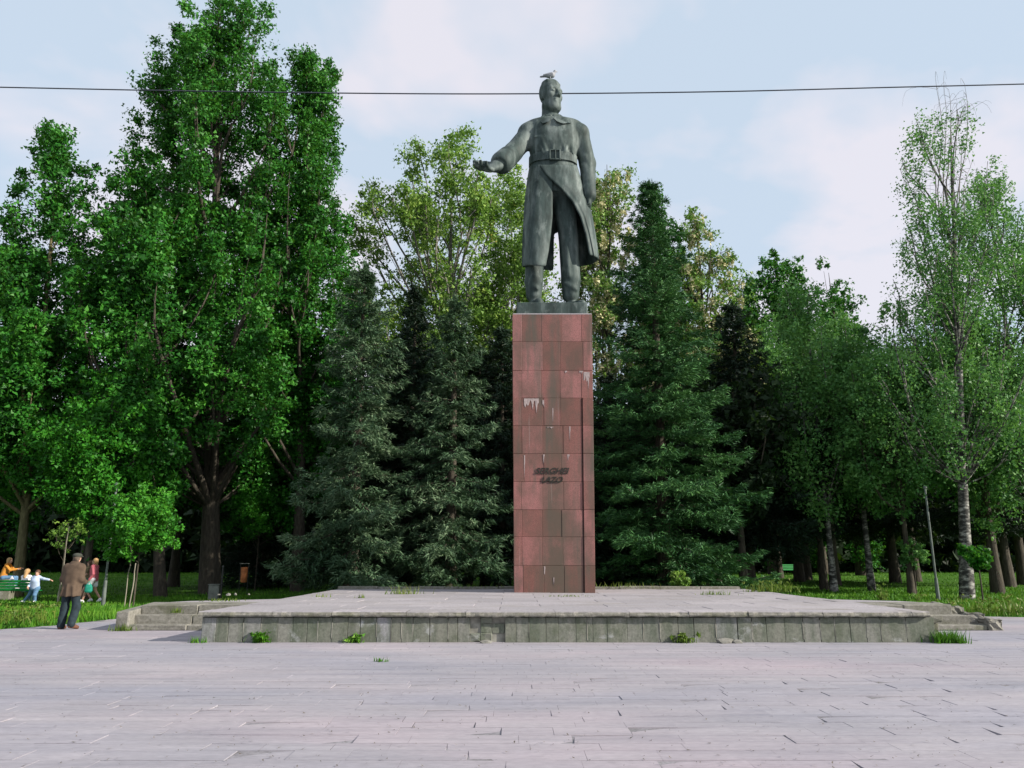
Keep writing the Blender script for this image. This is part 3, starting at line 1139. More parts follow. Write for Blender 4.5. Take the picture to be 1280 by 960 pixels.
# ---------------------------------------------------------------- the bronze statue
def head_into(S, c, sx, sz, yaw, pitch=0.0, hair=True, k=0.03):
    """a head: c centre, sx width scale (unit head is about 0.66 wide, 1 high); yaw turns the face from -Y towards +X"""
    Rz = np.array([[math.cos(yaw), -math.sin(yaw), 0], [math.sin(yaw), math.cos(yaw), 0], [0, 0, 1]])
    Rx = np.array([[1, 0, 0], [0, math.cos(pitch), -math.sin(pitch)], [0, math.sin(pitch), math.cos(pitch)]])
    R = Rz @ Rx
    sc = np.array([sx, sx, sz])
    c = np.asarray(c, float)
    k = k * sx

    def T(p):
        return c + R @ (np.asarray(p, float) * sc)

    def E(p, r, kk=k, sub=False):
        S.ell(T(p), np.asarray(r) * sc, kk, R, sub)

    def C(a, b, r1, r2, kk=k, sub=False):
        S.cone(T(a), T(b), r1 * sx, r2 * sx, kk, sub)
    E((0, .03, .13), (.305, .36, .35), 0)
    E((0, -.06, -.16), (.268, .295, .31), k * 3)
    E((0, -.19, -.33), (.165, .175, .15), k * 3)
    E((0, -.285, -.40), (.095, .07, .075), k * 2)
    C((-.18, -.27, .09), (.18, -.27, .09), .065, .065, k * 2)
    for s in (-1, 1):
        E((s * .17, -.225, -.075), (.09, .09, .08), k * 2)
        C((s * .215, .02, -.26), (s * .12, -.24, -.40), .06, .055, k * 3)
        E((s * .135, -.37, .025), (.085, .085, .06), k, True)
        E((s * .135, -.295, .025), (.065, .06, .045), k * .4)
        C((s * .06, -.335, .10), (s * .19, -.275, .115), .034, .026, k)
        E((s * .325, .05, -.02), (.045, .085, .13), k)
    C((0, -.335, .07), (0, -.415, -.095), .036, .055, k)
    for s in (-1, 1):
        E((s * .055, -.375, -.115), (.04, .05, .035), k)
    C((-.075, -.345, -.215), (.075, -.345, -.215), .036, .036, k)
    C((-.065, -.335, -.275), (.065, -.335, -.275), .04, .04, k)
    C((-.09, -.40, -.245), (.09, -.40, -.245), .02, .02, k * .5, True)
    if hair:
        E((0, .07, .17), (.305, .325, .33), k * 3)
        for i in range(7):
            u = -.24 + .08 * i
            C((u, -.21 + abs(u) * .35, .36), (u * .9 + .03, .12, .47 - abs(u) * .3), .05, .065, k * 1.2)
    return T


def hand_into(S, wrist, dirv, palm, size, curl=0.5, thumb=1, k=0.02):
    """palm and five separate fingers; dirv: wrist to knuckles, palm: normal out of the palm"""
    w = np.asarray(wrist, float)
    d = np.asarray(dirv, float)
    d = d / np.linalg.norm(d)
    n = np.asarray(palm, float)
    n = n - d * (n @ d)
    n = n / np.linalg.norm(n)
    s = np.cross(d, n) * thumb
    L = size
    kn = w + d * L * 0.52
    R = np.stack([s, d, n], 1)
    S.ell(w + d * L * .27, (L * .23, L * .34, L * .125), k, R)
    S.cone(w - d * L * .1, w + d * L * .2, L * .16, L * .17, k)
    for i, (off, ln) in enumerate(((.165, .42), (.055, .47), (-.055, .44), (-.16, .35))):
        p = kn + s * L * off - n * L * .01 - d * L * abs(off) * .18
        ang = curl * (0.55 + 0.12 * i)
        a = 0.0
        r = L * (.062 if i != 3 else .052)
        for sg in (.45, .32, .23):
            a += ang
            q = p + (d * math.cos(a) + n * math.sin(a)) * ln * L * sg
            S.cone(p, q, r, r * .9, k * .35)
            p = q
            r *= .9
    p = w + d * L * .16 + s * L * .17 + n * L * .02
    for vec, ln, r in (((.75, .62, .25), .22, .082), ((.35, .9, .35), .19, .07), ((.12, .9, .5), .14, .06)):
        v = s * vec[0] + d * vec[1] + n * vec[2]
        v = v / np.linalg.norm(v)
        q = p + v * L * ln
        S.cone(p, q, L * r, L * r * .9, k * .5)
        p = q


ST_D = 26.8


def build_statue(ztop):
    U = 1 / 33.0                      # metres per photo pixel at the statue

    def s(px, py, dy=0.0):
        return at(px, py, ST_D + dy)
    base_z = zat(376.5, ST_D)
    ST = empty('statue', 'tall weathered bronze statue of a bareheaded man in belted greatcoat holding out one arm', 'statue', (1.41, ST_D, ztop + 0.045))
    org = np.array(ST.location)

    # ---- plinth under the boots
    z1 = zat(377.5, 25.75)
    bm = bmesh.new()
    add_box(bm, (1.41 - org[0], ST_D + 0.02 - org[1], (z1 - ztop - 0.045) / 2), (2.50, 2.12, z1 - ztop - 0.045), None, 0.03)
    bmesh.ops.subdivide_edges(bm, edges=bm.edges[:], cuts=3, use_grid_fill=True)
    link('plinth', bm_mesh('plinth', bm), 'bronze', ST)
    foot_z = z1 - 0.02

    S = Sculpt((-1.75, ST_D - 2.0, foot_z - 0.05), (3.4, ST_D + 1.3, zat(93, ST_D)), 0.036)
    # torso in the buttoned coat
    rows = []
    for py, cx, a, b, cy in ((146, 690, 12, 11, .06), (149.5, 690.5, 15, 12, .06), (151.5, 691, 24, 14, .05), (154.5, 692, 35, 16.5, .03), (163, 692, 34, 18, 0), (175, 692, 32, 19.5, -.03), (186, 692, 31, 19.5, -.03),
                             (197, 691.5, 29, 18, 0), (206, 691, 28.5, 17.5, 0), (214, 690.5, 29, 18, 0), (228, 690, 30, 18.5, 0), (246, 690, 27, 17, 0)):
        z = zat(py, ST_D)
        rows.append((z, xat(cx, ST_D, z), ST_D + cy, a * U, b * U))
    S.loft(rows, 0, 2.4)
    # neck and head
    S.cone(s(688, 151, .08), s(687, 138, .12), 11.5 * U, 10 * U, 0.10)
    hc = s(688.6, 121.5, -.02)
    HS = Sculpt(hc - np.array([.62, .66, .86]), hc + np.array([.66, .66, .92]), .022)
    HS.cone(s(688.0, 148, .10), s(686.8, 134, .12), 10.8 * U, 9.8 * U, 0.1)
    head_into(HS, hc, 1.22, 1.52, math.radians(34), 0.0, True, .045)
    # lapel seam, placket, chest folds
    for a, b, r in (((671.5, 153, -.40), (669.5, 194, -.44), .05), ((692, 152, -.50), (691, 197, -.57), .045), ((712, 157, -.40), (716, 185, -.42), .05), ((676, 172, -.52), (686, 196, -.56), .05), ((708, 190, -.5), (700, 172, -.56), .05)):
        S.cone(s(*a), s(*b), r, r * .8, 0.07)
    # shoulders
    S.ell(s(660, 166, .02), (13.0 * U, .45, 11.5 * U), .10)
    S.ell(s(724.5, 167, .05), (11.5 * U, .44, 11.5 * U), .10)
    # arm held out: wide coat sleeve with a turned cuff
    el = (641, 191, -.30)
    S.cone(s(662, 167, .0), s(*el), 12.6 * U, 11.8 * U, .12)
    S.cone(s(*el), s(628.0, 202.5, -1.0), 11.8 * U, 12.6 * U, .10)
    S.cone(s(635, 196.5, -.66), s(627.5, 203.2, -1.02), 13.4 * U, 13.9 * U, .03)
    d_ = unit(s(620, 209, -1.4) - s(635, 196.5, -.66))
    S.ell(s(627.5, 203.2, -1.02) + d_ * (8.5 * U + .9), (.9, .9, .9), .03, None, True)
    for a, b in (((648, 176, -.42), (634, 190, -.55)), ((655, 186, -.30), (640, 204, -.75)), ((640, 184, -.30), (647, 200, -.4))):
        S.cone(s(*a), s(*b), .07, .05, .12)
    # the cupped hand, palm up
    w = s(626.0, 205.2, -1.06)
    S.cone(s(632, 199.5, -.7), w, 9.5 * U, 9.0 * U, .03)
    HH = Sculpt(w - np.array([1.5, 1.5, .9]), w + np.array([.6, .6, 1.0]), .024)
    HH.cone(s(632, 199.5, -.7), w, 9.5 * U, 9.0 * U, .03)
    hand_into(HH, w, s(603, 214.5, -1.50) - w, (-.1, -.65, .8), 1.32, .62, 1, .10)
    # arm hanging at his side
    S.cone(s(725, 167.5, .05), s(734.5, 205, .14), 11.2 * U, 10.2 * U, .12)
    S.cone(s(734.5, 205, .14), s(736, 242, -.14), 10.2 * U, 8.6 * U, .10)
    S.cone(s(735.8, 238, -.12), s(736, 244.5, -.16), 9.2 * U, 9.3 * U, .02)
    for a, b in (((731, 196, -.15), (738, 212, -.1)), ((729, 206, -.12), (737, 222, -.15))):
        S.cone(s(*a), s(*b), .06, .05, .12)
    w2 = s(736, 247, -.16)
    hand_into(S, w2, s(737.5, 264, -.34) - w2, (-.85, .35, .1), .72, 1.05, 1, .05)
    # hips, legs, boots
    S.cone(s(678, 228, .02), s(668.5, 296, -.10), 14.5 * U, 11.5 * U, .20)
    S.cone(s(668.5, 296, -.10), s(667.5, 352, -.02), 11.6 * U, 11.2 * U, .03)
    S.cone(s(667.5, 352, -.02), s(667.3, 369, .02), 11.2 * U, 9.6 * U, .05)
    S.cone(s(702, 228, .02), s(710.5, 296, .02), 15.0 * U, 12.2 * U, .20)
    S.cone(s(710.5, 296, .02), s(713.5, 350, .12), 12.2 * U, 11.8 * U, .03)
    S.cone(s(713.5, 350, .12), s(713.5, 369, .14), 11.8 * U, 10.2 * U, .05)
    for ax, ay, tx, ty in ((667.3, .08, 673.5, -.62), (713.5, .18, 727.0, -.42)):
        a = s(ax, 373, ay)
        t = s(tx, 373.5, ty)
        a[2] = foot_z + .20
        t[2] = foot_z + .15
        S.cone(a, t, .23, .17, .10)
        h = a + (a - t) * .25
        h[2] = foot_z + .17
        S.cone(a, h, .21, .18, .08)
        q0, q1 = h.copy(), t.copy()
        q0[2] = q1[2] = foot_z + .03
        S.cone(q0, q1, .20, .20, .03, flat=(2, 2.2))
    # chest pocket seams
    for a, b in (((668, 171, -.50), (686, 172, -.57)), ((699, 172, -.57), (715, 171, -.48))):
        S.cone(s(*a), s(*b), .035, .035, .03)
    # shallow folds of the coat above the belt
    for a, b, r in (((680, 193, -.545), (674, 181, -.50), .035), ((703, 194, -.545), (710, 180, -.49), .035), ((716, 192, -.42), (713, 178, -.44), .03)):
        S.cone(s(*a), s(*b), r, r * .5, .12)
    # trouser creases
    for a, b in (((664, 300, -.36), (669, 345, -.34)), ((658, 352, -.1), (671, 361, -.30)), ((708, 300, -.30), (711, 345, -.24)), ((706, 354, -.15), (720, 362, -.15))):
        S.cone(s(*a), s(*b), .05, .04, .12)
    v, f = join_vf([S.mesh(org), HS.mesh(org), HH.mesh(org)])
    # quiet the stair-steps of the grid a little
    me = fast_mesh('figure', v, f, True)
    fig = link('figure', me, 'bronze', ST)
    sm = fig.modifiers.new('smooth', 'SMOOTH')
    sm.factor = 0.5
    sm.iterations = 2

    # ---- coat skirt: an open, wind-swept sheet with a back vent
    ring = [  # py, control points (px, dy): front edge, round his right side, vent, round his left side, flap edge
        (205, [(693, -.57), (672, -.53), (662, 0), (672, .50), (692, .58), (692.3, .58), (711, .50), (721, 0), (713, -.50), (694, -.62), (673, -.63)]),
        (219, [(692, -.60), (671, -.57), (659.5, 0), (671, .55), (692.5, .64), (693, .64), (713, .55), (725, 0), (720, -.50), (704, -.68), (683, -.70)]),
        (232, [(691, -.64), (669, -.60), (657.5, 0), (671, .60), (693, .70), (693.6, .70), (715, .60), (729, .02), (724, -.46), (713, -.66), (698.5, -.75)]),
        (250, [(691, -.68), (667, -.63), (655.5, 0), (671, .66), (693.5, .78), (694.5, .78), (719, .70), (735, .06), (732, -.38), (725, -.60), (715, -.74)]),
        (270, [(691, -.70), (665, -.67), (654.3, 0), (671, .72), (694, .84), (696, .84), (723, .78), (740, .12), (738, -.28), (733.5, -.52), (726, -.68)]),
        (292, [(689, -.70), (663.5, -.69), (653.3, 0), (671, .77), (693.5, .90), (699, .90), (727, .88), (744, .18), (742.5, -.2), (739, -.45), (732.5, -.60)]),
        (312, [(686.5, -.69), (662.5, -.70), (652.8, 0), (671, .81), (693.2, .94), (702, .94), (730, .93), (747, .22), (746, -.15), (743, -.38), (736.5, -.52)]),
        (331, [(683, -.68), (662, -.71), (652.6, 0), (671, .84), (693, .97), (704, .97), (731, .97), (748.5, .25), (748, -.10), (746, -.28), (741, -.42)]),
    ]
    hem = [333, 331.5, 334, 337, 338.5, 333, 333, 326, 322.5, 320.5, 319]
    nsub = 5
    cols = 10 * nsub + 1
    rws = []
    dense = []
    for py, cp in ring:
        g = smooth_curve([(a, b, 0) for a, b in cp], cols)
        dense.append(g[:, :2])
    dense = np.array(dense)
    pys = np.array([r[0] for r in ring], float)
    hemc = smooth_curve([(h, 0, 0) for h in hem], cols)[:, 0]
    NR = 30
    V = np.zeros((NR, cols, 3))
    rg = np.random.default_rng(2)
    ph = rg.uniform(0, 6, 4)
    for j in range(cols):
        tt = np.linspace(0, 1, NR)
        py = 205 + (hemc[j] - 205) * tt
        pk = np.clip(py, 205, 331)
        px = np.interp(pk, pys, dense[:, j, 0])
        dy = np.interp(pk, pys, dense[:, j, 1])
        for i in range(NR):
            amp = tt[i] * 0.07
            wv = math.sin(j * 0.75 + ph[0] + tt[i] * 1.3) * amp + math.sin(j * 1.7 + ph[1]) * amp * .5
            V[i, j] = s(px[i], py[i], dy[i] + wv * .6)
            V[i, j, 0] += wv * .25
    V -= org
    fs = []
    for i in range(NR - 1):
        for j in range(cols - 1):
            if 4 * nsub <= j < 5 * nsub and i > NR * 0.62:
                continue
            fs.append((i * cols + j, i * cols + j + 1, (i + 1) * cols + j + 1, (i + 1) * cols + j))
    skirt = link('coat_skirt', fast_mesh('coat_skirt', V.reshape(-1, 3), np.array(fs), True), 'bronze', ST)
    so = skirt.modifiers.new('thickness', 'SOLIDIFY')
    so.thickness = 0.075
    so.offset = -1
    sb = skirt.modifiers.new('round', 'SUBSURF')
    sb.levels = 1
    sb.render_levels = 1
    # ---- belt with a buckle
    def band(name, p0, p1, grow):
        a = np.linspace(0, 2 * PI, 49)[:-1]
        vs = []
        prof = [(p0, grow - .05), (p0, grow), (p1, grow), (p1, grow - .05)]
        for py, g in prof:
            z = zat(py, ST_D)
            cx = xat(691.2, ST_D, z)
            ca, sa = np.cos(a), np.sin(a)
            A, B = 28.8 * U + g, 17.8 * U + g
            e = 2 / 2.4
            vs.append(np.stack([cx + A * np.sign(ca) * np.abs(ca) ** e, ST_D + B * np.sign(sa) * np.abs(sa) ** e, np.full_like(a, z)], 1))
        V2 = np.array(vs)
        m = len(a)
        f2 = []
        for r in range(4):
            r2 = (r + 1) % 4
            for j in range(m):
                j2 = (j + 1) % m
                f2.append((r * m + j, r2 * m + j, r2 * m + j2, r * m + j2))
        return link(name, fast_mesh(name, V2.reshape(-1, 3) - org, np.array(f2), False), 'bronze', ST)
    belt = band('belt', 198.5, 208.5, .055)
    bz = (zat(197, ST_D) + zat(210, ST_D)) / 2
    bm = bmesh.new()
    bx = xat(692.5, ST_D, bz) - org[0]
    yb = -17.8 * U - .075
    for dx, dz, sx, sz in ((0, .19, .42, .06), (0, -.19, .42, .06), (-.19, 0, .06, .38), (.19, 0, .06, .38), (.02, 0, .04, .36)):
        add_box(bm, (bx + dx, yb + (0.01 if abs(dz) > .1 else 0), bz - org[2] + dz), (sx, .09, sz), None, .012)
    bk = link('buckle', bm_mesh('buckle', bm), 'bronze', belt)
    # ---- standing collar and its turned-down points
    C = Sculpt(s(664, 158, -1.0), s(722, 136, 1.0), 0.026)
    for i in range(14):
        a0, a1 = [-PI / 2 + .18 + (2 * PI - .36) * t / 14 for t in (i, i + 1)]
        P = []
        for a in (a0, a1):
            p = s(689.5, 148.5, .06)
            P.append(p + np.array([13.5 * U * math.cos(a), .40 * math.sin(a), -.12 + .10 * math.sin(a)]))
        C.cone(P[0] - [0, 0, .06], P[1] - [0, 0, .06], .09, .09, .05)
        C.cone(P[0] + [0, 0, .10], P[1] + [0, 0, .10], .06, .06, .08)
    v, f = C.mesh(org)
    col = link('collar', fast_mesh('collar', v, f, True), 'bronze', ST)
    for pts in (((679.5, 142.5, -.22), (672.5, 149.5, -.32), (678, 154.5, -.56), (686.5, 152, -.62), (688.5, 147.5, -.50)), ((691.5, 147.5, -.50), (699.5, 142.5, -.16), (706, 147, -.26), (714.5, 154, -.46), (703, 154.5, -.60), (696, 151.5, -.62))):
        bm = bmesh.new()
        fr_ = [bm.verts.new(s(a_, b_, c_ - .05) - org) for a_, b_, c_ in pts]
        bk_ = [bm.verts.new(s(a_, b_, c_ + .06) - org) for a_, b_, c_ in pts]
        n_ = len(pts)
        bm.faces.new(fr_[::-1])
        bm.faces.new(bk_)
        for i in range(n_):
            j = (i + 1) % n_
            bm.faces.new((fr_[i], fr_[j], bk_[j], bk_[i]))
        bmesh.ops.recalc_face_normals(bm, faces=bm.faces[:])
        bmesh.ops.bevel(bm, geom=bm.edges[:], offset=.02, segments=2, affect='EDGES')
        link('collar_wing', bm_mesh('collar_wing', bm), 'bronze', col)

    # ---- a pigeon standing on the head
    top = s(687.5, 98.8, -.05)
    top[2] -= .05
    B = Sculpt(top + np.array([-.5, -.5, -.1]), top + np.array([.5, .5, .65]), 0.018)
    B.ell(top + [0, 0, .20], (.19, .11, .10), 0, None)
    B.cone(top + [.10, 0, .22], top + [.19, 0, .36], .085, .055, .05)
    B.ell(top + [.20, 0, .39], (.065, .055, .06), .03)
    B.cone(top + [.24, 0, .385], top + [.31, 0, .37], .022, .010, .01)
    B.cone(top + [-.12, 0, .19], top + [-.36, 0, .15], .075, .05, .04, flat=(2, 2.0))
    for q in (-1, 1):
        B.cone(top + [.08, .095 * q, .24], top + [-.24, .07 * q, .20], .06, .03, .02, flat=(1, 1.6))
        B.cone(top + [.0, .05 * q, .14], top + [.02, .055 * q, .0], .022, .018, .02)
        for an in (-.5, 0, .5):
            B.cone(top + [.02, .055 * q, .01], top + [.10, .055 * q + .06 * an, .0], .014, .01, .01)
    v, f = B.mesh(top)
    bird = link('pigeon', fast_mesh('pigeon', v, f, True), 'pigeon', None, tuple(top))
    tag(bird, "small grey bird perched on top of the statue's head", 'bird')


# ---------------------------------------------------------------- trees
def unit(v):
    return v / (np.linalg.norm(v, axis=-1, keepdims=True) + 1e-9)


def leaves(rng, cen, n, r, size, drop=0.0, squash=0.8, up=0.35):
    """n small rhombic leaves scattered round every centre; cen (m,3)"""
    n = max(1, int(round(n * 2.1)))
    size = size * .75
    m = len(cen)
    tot = m * n
    p = np.repeat(cen, n, 0)
    q = unit(rng.normal(size=(tot, 3))) * (rng.random((tot, 1)) ** 0.6)
    q[:, 2] *= squash
    rr = np.repeat(np.broadcast_to(np.asarray(r, float), (m,)), n)[:, None]
    p = p + q * rr
    if drop:
        p[:, 2] -= rng.random(tot) ** 1.5 * drop
    nor = unit(rng.normal(size=(tot, 3)) + q * 0.9 + np.array([0, 0, up]))
    a = unit(np.cross(nor, rng.normal(size=(tot, 3))))
    b = np.cross(nor, a)
    s = (size * rng.uniform(0.5, 1.5, tot))[:, None]
    v = np.stack([p - a * s * .42 + b * s * .46, p + a * s * .72, p - a * s * .42 - b * s * .46], 1)
    return v.reshape(-1, 3)


def quads(v):
    return np.arange(len(v)).reshape(-1, 3)


def crown_points(rng, prof, h0, h1, R, nsub, slen, srad, per, ctr=(0, 0), fill=0.62, lean=0.12, keep=None):
    """clump centres: upright or rounded sub-crowns spread through an envelope prof(t) -> 0..1"""
    out, tips = [], []
    ts = np.linspace(0.01, .99, 60)
    wgt = np.interp(ts, prof[0], prof[1]) ** 1.6 + 0.05
    wgt /= wgt.sum()
    for _ in range(nsub):
        t = rng.choice(ts, p=wgt)
        env = np.interp(t, prof[0], prof[1]) * R
        a = rng.uniform(0, 2 * PI)
        d = env * (rng.random() ** fill)
        sl = slen * rng.uniform(.6, 1.4)
        sr = srad * rng.uniform(.6, 1.35)
        d = max(0.0, min(d, env - sr * .55))
        c = np.array([ctr[0] + math.cos(a) * d, ctr[1] + math.sin(a) * d, h0 + (h1 - h0) * t])
        if c[2] + sl * .6 > h1:
            c[2] = h1 - sl * .6 + rng.uniform(-.3, .3)
        if keep is not None and not keep(c):
            continue
        ax = unit(np.array([math.cos(a) * lean, math.sin(a) * lean, 1.0]))
        m = max(3, int(per * rng.uniform(.7, 1.3)))
        u = rng.uniform(-1, 1, m)
        wid = np.sqrt(np.maximum(0, 1 - np.abs(u) ** 1.7)) * sr
        an = rng.uniform(0, 2 * PI, m)
        rr = wid * rng.random(m) ** .5
        pts = c + ax * (u * sl * .5)[:, None] + np.stack([np.cos(an) * rr, np.sin(an) * rr, rng.normal(0, sr * .15, m)], 1)
        out.append(pts)
        tips.append((c, ax, sl, pts))
    return out, tips


def limbs(rng, trunk_pts, trunk_r, tips, sides=5, frac=0.6, twigs=3, rmin=0.012, rise=0.35, lr=1.0, zlow=0.0):
    """branches from the trunk line to every sub-crown, then twigs to some of its clumps"""
    parts = [tube(trunk_pts, trunk_r, 10, 0.06, rng)]
    tz = trunk_pts[:, 2]
    for c, ax, sl, pts in tips:
        if rng.random() > frac:
            continue
        d = math.hypot(c[0] - np.interp(c[2], tz, trunk_pts[:, 0]), c[1] - np.interp(c[2], tz, trunk_pts[:, 1]))
        z0 = np.clip(c[2] - d * rng.uniform(.7, 1.4) - sl * rise, max(zlow, tz[-1] * .06), tz[-1] * .98)
        p0 = np.array([np.interp(z0, tz, trunk_pts[:, 0]), np.interp(z0, tz, trunk_pts[:, 1]), z0])
        r0 = min(np.interp(z0, tz, trunk_r) * .6, .02 + .017 * lr * np.linalg.norm(c - p0))
        mid = p0 * .45 + c * .55 + rng.normal(0, .06 * np.linalg.norm(c - p0), 3) - np.array([0, 0, .12 * d])
        top = c + ax * sl * .42
        cv = smooth_curve([p0, mid, c, top], 8)
        parts.append(tube(cv, np.linspace(r0, rmin, 8), sides))
        for _ in range(twigs):
            e = pts[rng.integers(len(pts))]
            s0 = cv[rng.integers(3, 7)]
            m2 = (s0 + e) / 2 + rng.normal(0, .12, 3)
            parts.append(tube(np.array([s0, m2, e]), np.array([r0 * .35 + rmin * .5, rmin * 1.2, rmin * .6]), 3))
    return join_vf(parts)


def trunk_line(rng, x, y, h, top=(0, 0), wob=0.15, n=9):
    z = np.linspace(-0.08, h, n)
    t = z / h
    w = np.cumsum(rng.normal(0, wob / 3, (n, 2)), 0)
    w[0] = 0
    return np.stack([top[0] * t + w[:, 0] * t, top[1] * t + w[:, 1] * t, z], 1)


def trunk_rad(h, r, n=9, flare=0.45):
    t = np.linspace(0, 1, n)
    return r * (1 - t) ** .8 * (1 + flare * np.exp(-t * 14)) + 0.015


def put_tree(name, label, cat, group, loc, trunk, crown, leaf, bark='bark', extra=None):
    o = empty(name, label, cat, loc, 0, group)
    link('trunk', fast_mesh('trunk', *trunk, True), bark, o)
    link('crown', fast_mesh('crown', crown, quads(crown)), leaf, o, kind='stuff')
    if extra is not None:
        nm, v, mt = extra
        link(nm, fast_mesh(nm, v, quads(v)), mt, o, kind='stuff')
    return o


POPLAR = ([0, .06, .2, .45, .7, .88, 1], [.35, .8, 1, .92, .66, .38, .08])
ROUND = ([0, .15, .4, .65, .85, 1], [.35, .8, 1, .92, .62, .15])
TALL = ([0, .1, .3, .6, .85, 1], [.5, .85, 1, .8, .45, .1])
BIRCH = ([0, .12, .35, .6, .82, 1], [.45, .9, 1, .72, .42, .10])


def broadleaf(seed, name, label, cat, group, px, D, top_py, h0, R, leaf, prof=ROUND, nsub=60, slen=2.4, srad=1.3, per=16, n=34, cr=.55, size=.2, trunk_r=.3,
              bark='bark', lean=.12, fill=.62, drop=0.0, frac=.6, twigs=3, top_px=None, extra=None, squash=.8, ctr=(0, 0), keep=None, rise=.35, up=.35, lr=1.0):
    rng = np.random.default_rng(seed)
    x = xat(px, D)
    h1 = zat(top_py, D)
    tx = (xat(top_px, D, h1) - x) if top_px else 0.0
    tr = trunk_line(rng, x, D, h1 * .93, (tx, 0))
    rad = trunk_rad(h1, trunk_r)
    pts, tips = crown_points(rng, prof, h0, h1, R, nsub, slen, srad, per, ctr, fill, lean, keep)
    if top_px:
        for p in pts:
            p[:, 0] += tx * p[:, 2] / h1
        for t in tips:
            t[0][0] += tx * t[0][2] / h1
    cen = np.concatenate(pts)
    v = leaves(rng, cen, n, cr * rng.uniform(.45, 1.7, len(cen)), size, drop, squash, up)
    # keep the crown off the ground
    ok = v.reshape(-1, 3, 3)
    ok = ok[ok[:, 0, 2] > .3]
    ex = None
    if extra:
        nm, mt, share, k, sz = extra
        sel = cen[rng.random(len(cen)) < share]
        out = sel + unit(rng.normal(size=sel.shape)) * cr * .5
        ex = (nm, leaves(rng, out, k, cr * .45, sz, cr * .8, 1.2), mt)
    return put_tree(name, label, cat, group, (x, D, float(lawn_z(D)) + .02), limbs(rng, tr, rad, tips, frac=frac, twigs=twigs, rise=rise, lr=lr, zlow=h0 * .8), ok.reshape(-1, 3), leaf, bark, ex)


def spruce(seed, label, px, D, top_py, R, leaf, z0=1.2, step=.42, nb=8, dens=1.0, power=.85, droop=.35, hang=(-.75, .10), group='spruces behind the monument', trunk_r=.26, top_px=None, lens=1.0):
    rng = np.random.default_rng(seed)
    x = xat(px, D)
    h = zat(top_py, D)
    tr = trunk_line(rng, x, D, h, (0, 0), .04)
    parts = [tube(tr, trunk_rad(h, trunk_r), 9, .04, rng)]
    P, A, S = [], [], []
    z = z0
    while z < h - .25:
        t = (z - z0) / (h - z0)
        L0 = R * (1 - t) ** power * (1.0 if t > .08 else .75 + 3 * t) + .12
        k = nb if t < .75 else max(5, nb - 2)
        a0 = rng.uniform(0, 2 * PI)
        for b in range(k):
            L = L0 * (rng.uniform(.55, 1.28) if rng.random() < .8 else rng.uniform(.25, .6))
            an = a0 + 2 * PI * b / k + rng.normal(0, .18)
            d = np.array([math.cos(an), math.sin(an), 0])
            sd = np.array([-d[1], d[0], 0])
            zb = z + rng.uniform(-.2, .2)
            dr = droop * (1.1 - t) * rng.uniform(.6, 1.4)
            m = max(4, int(L / .26))
            u = np.linspace(.0, 1, m)
            rise = (.30 * t) * L
            line = d * (u * L)[:, None]
            line[:, 2] = zb + rise * u - dr * L * (u * 1.25 - u ** 3 * .72)
            if L > .7:
                sel = line[::max(1, m // 4)]
                parts.append(tube(np.vstack([sel, line[-1:]]), np.linspace(.012 + .012 * L, .006, len(sel) + 1), 3))
            # side twigs, longest a little past the middle, hanging slightly
            for i in range(max(1, m // 6), m):
                w = L * .30 * (math.sin(PI * min(1, u[i] * .85 + .12)) + .12) + .1
                for sg in (-1, 1):
                    if rng.random() > dens:
                        continue
                    dirv = unit(d * rng.uniform(.6, 1.1) + sd * sg * rng.uniform(.6, 1.0) + np.array([0, 0, rng.uniform(*hang)]))
                    q = max(2, int(w / .20))
                    for g in range(q):
                        P.append(line[i] + dirv * w * ((g + rng.uniform(.1, .9)) / q))
                        A.append(dirv)
                        S.append(.235 * lens)
            P.append(line[-1])
            A.append(unit(d + np.array([0, 0, .25])))
            S.append(.26 * lens)
        z += step * rng.uniform(.8, 1.2) * (1.0 if t < .6 else .75)
    for q in range(8):
        P.append(np.array([0, 0, h - .08 * q]))
        A.append(unit(np.array([rng.normal(0, .35), rng.normal(0, .35), 1])))
        S.append(.32)
    P, A, S = np.array(P), np.array(A), np.array(S)
    rep = 6 if leaf == 'spruce_dark' else 10
    P = np.repeat(P, rep, 0)
    A = unit(np.repeat(A, rep, 0) + rng.normal(0, .42, (len(P), 3)))
    S = np.repeat(S, rep) * rng.uniform(.55, 1.25, len(P))
    P = P + rng.normal(0, .06, P.shape)
    b = unit(np.cross(A, rng.normal(size=A.shape) + np.array([0, 0, 1.2])))
    wv = (S * (.15 if leaf == 'spruce_dark' else .112))[:, None]
    Sv = S[:, None]
    v = np.stack([P - A * Sv * .4 + b * wv, P + A * Sv * .7, P - A * Sv * .4 - b * wv], 1).reshape(-1, 3)
    o = empty('spruce_tree', label, 'spruce tree', (x, D, float(lawn_z(D)) + .02), 0, group)
    link('trunk', fast_mesh('trunk', *join_vf(parts), True), 'bark', o)
    link('crown', fast_mesh('crown', v, quads(v)), leaf, o, kind='stuff')
    return o


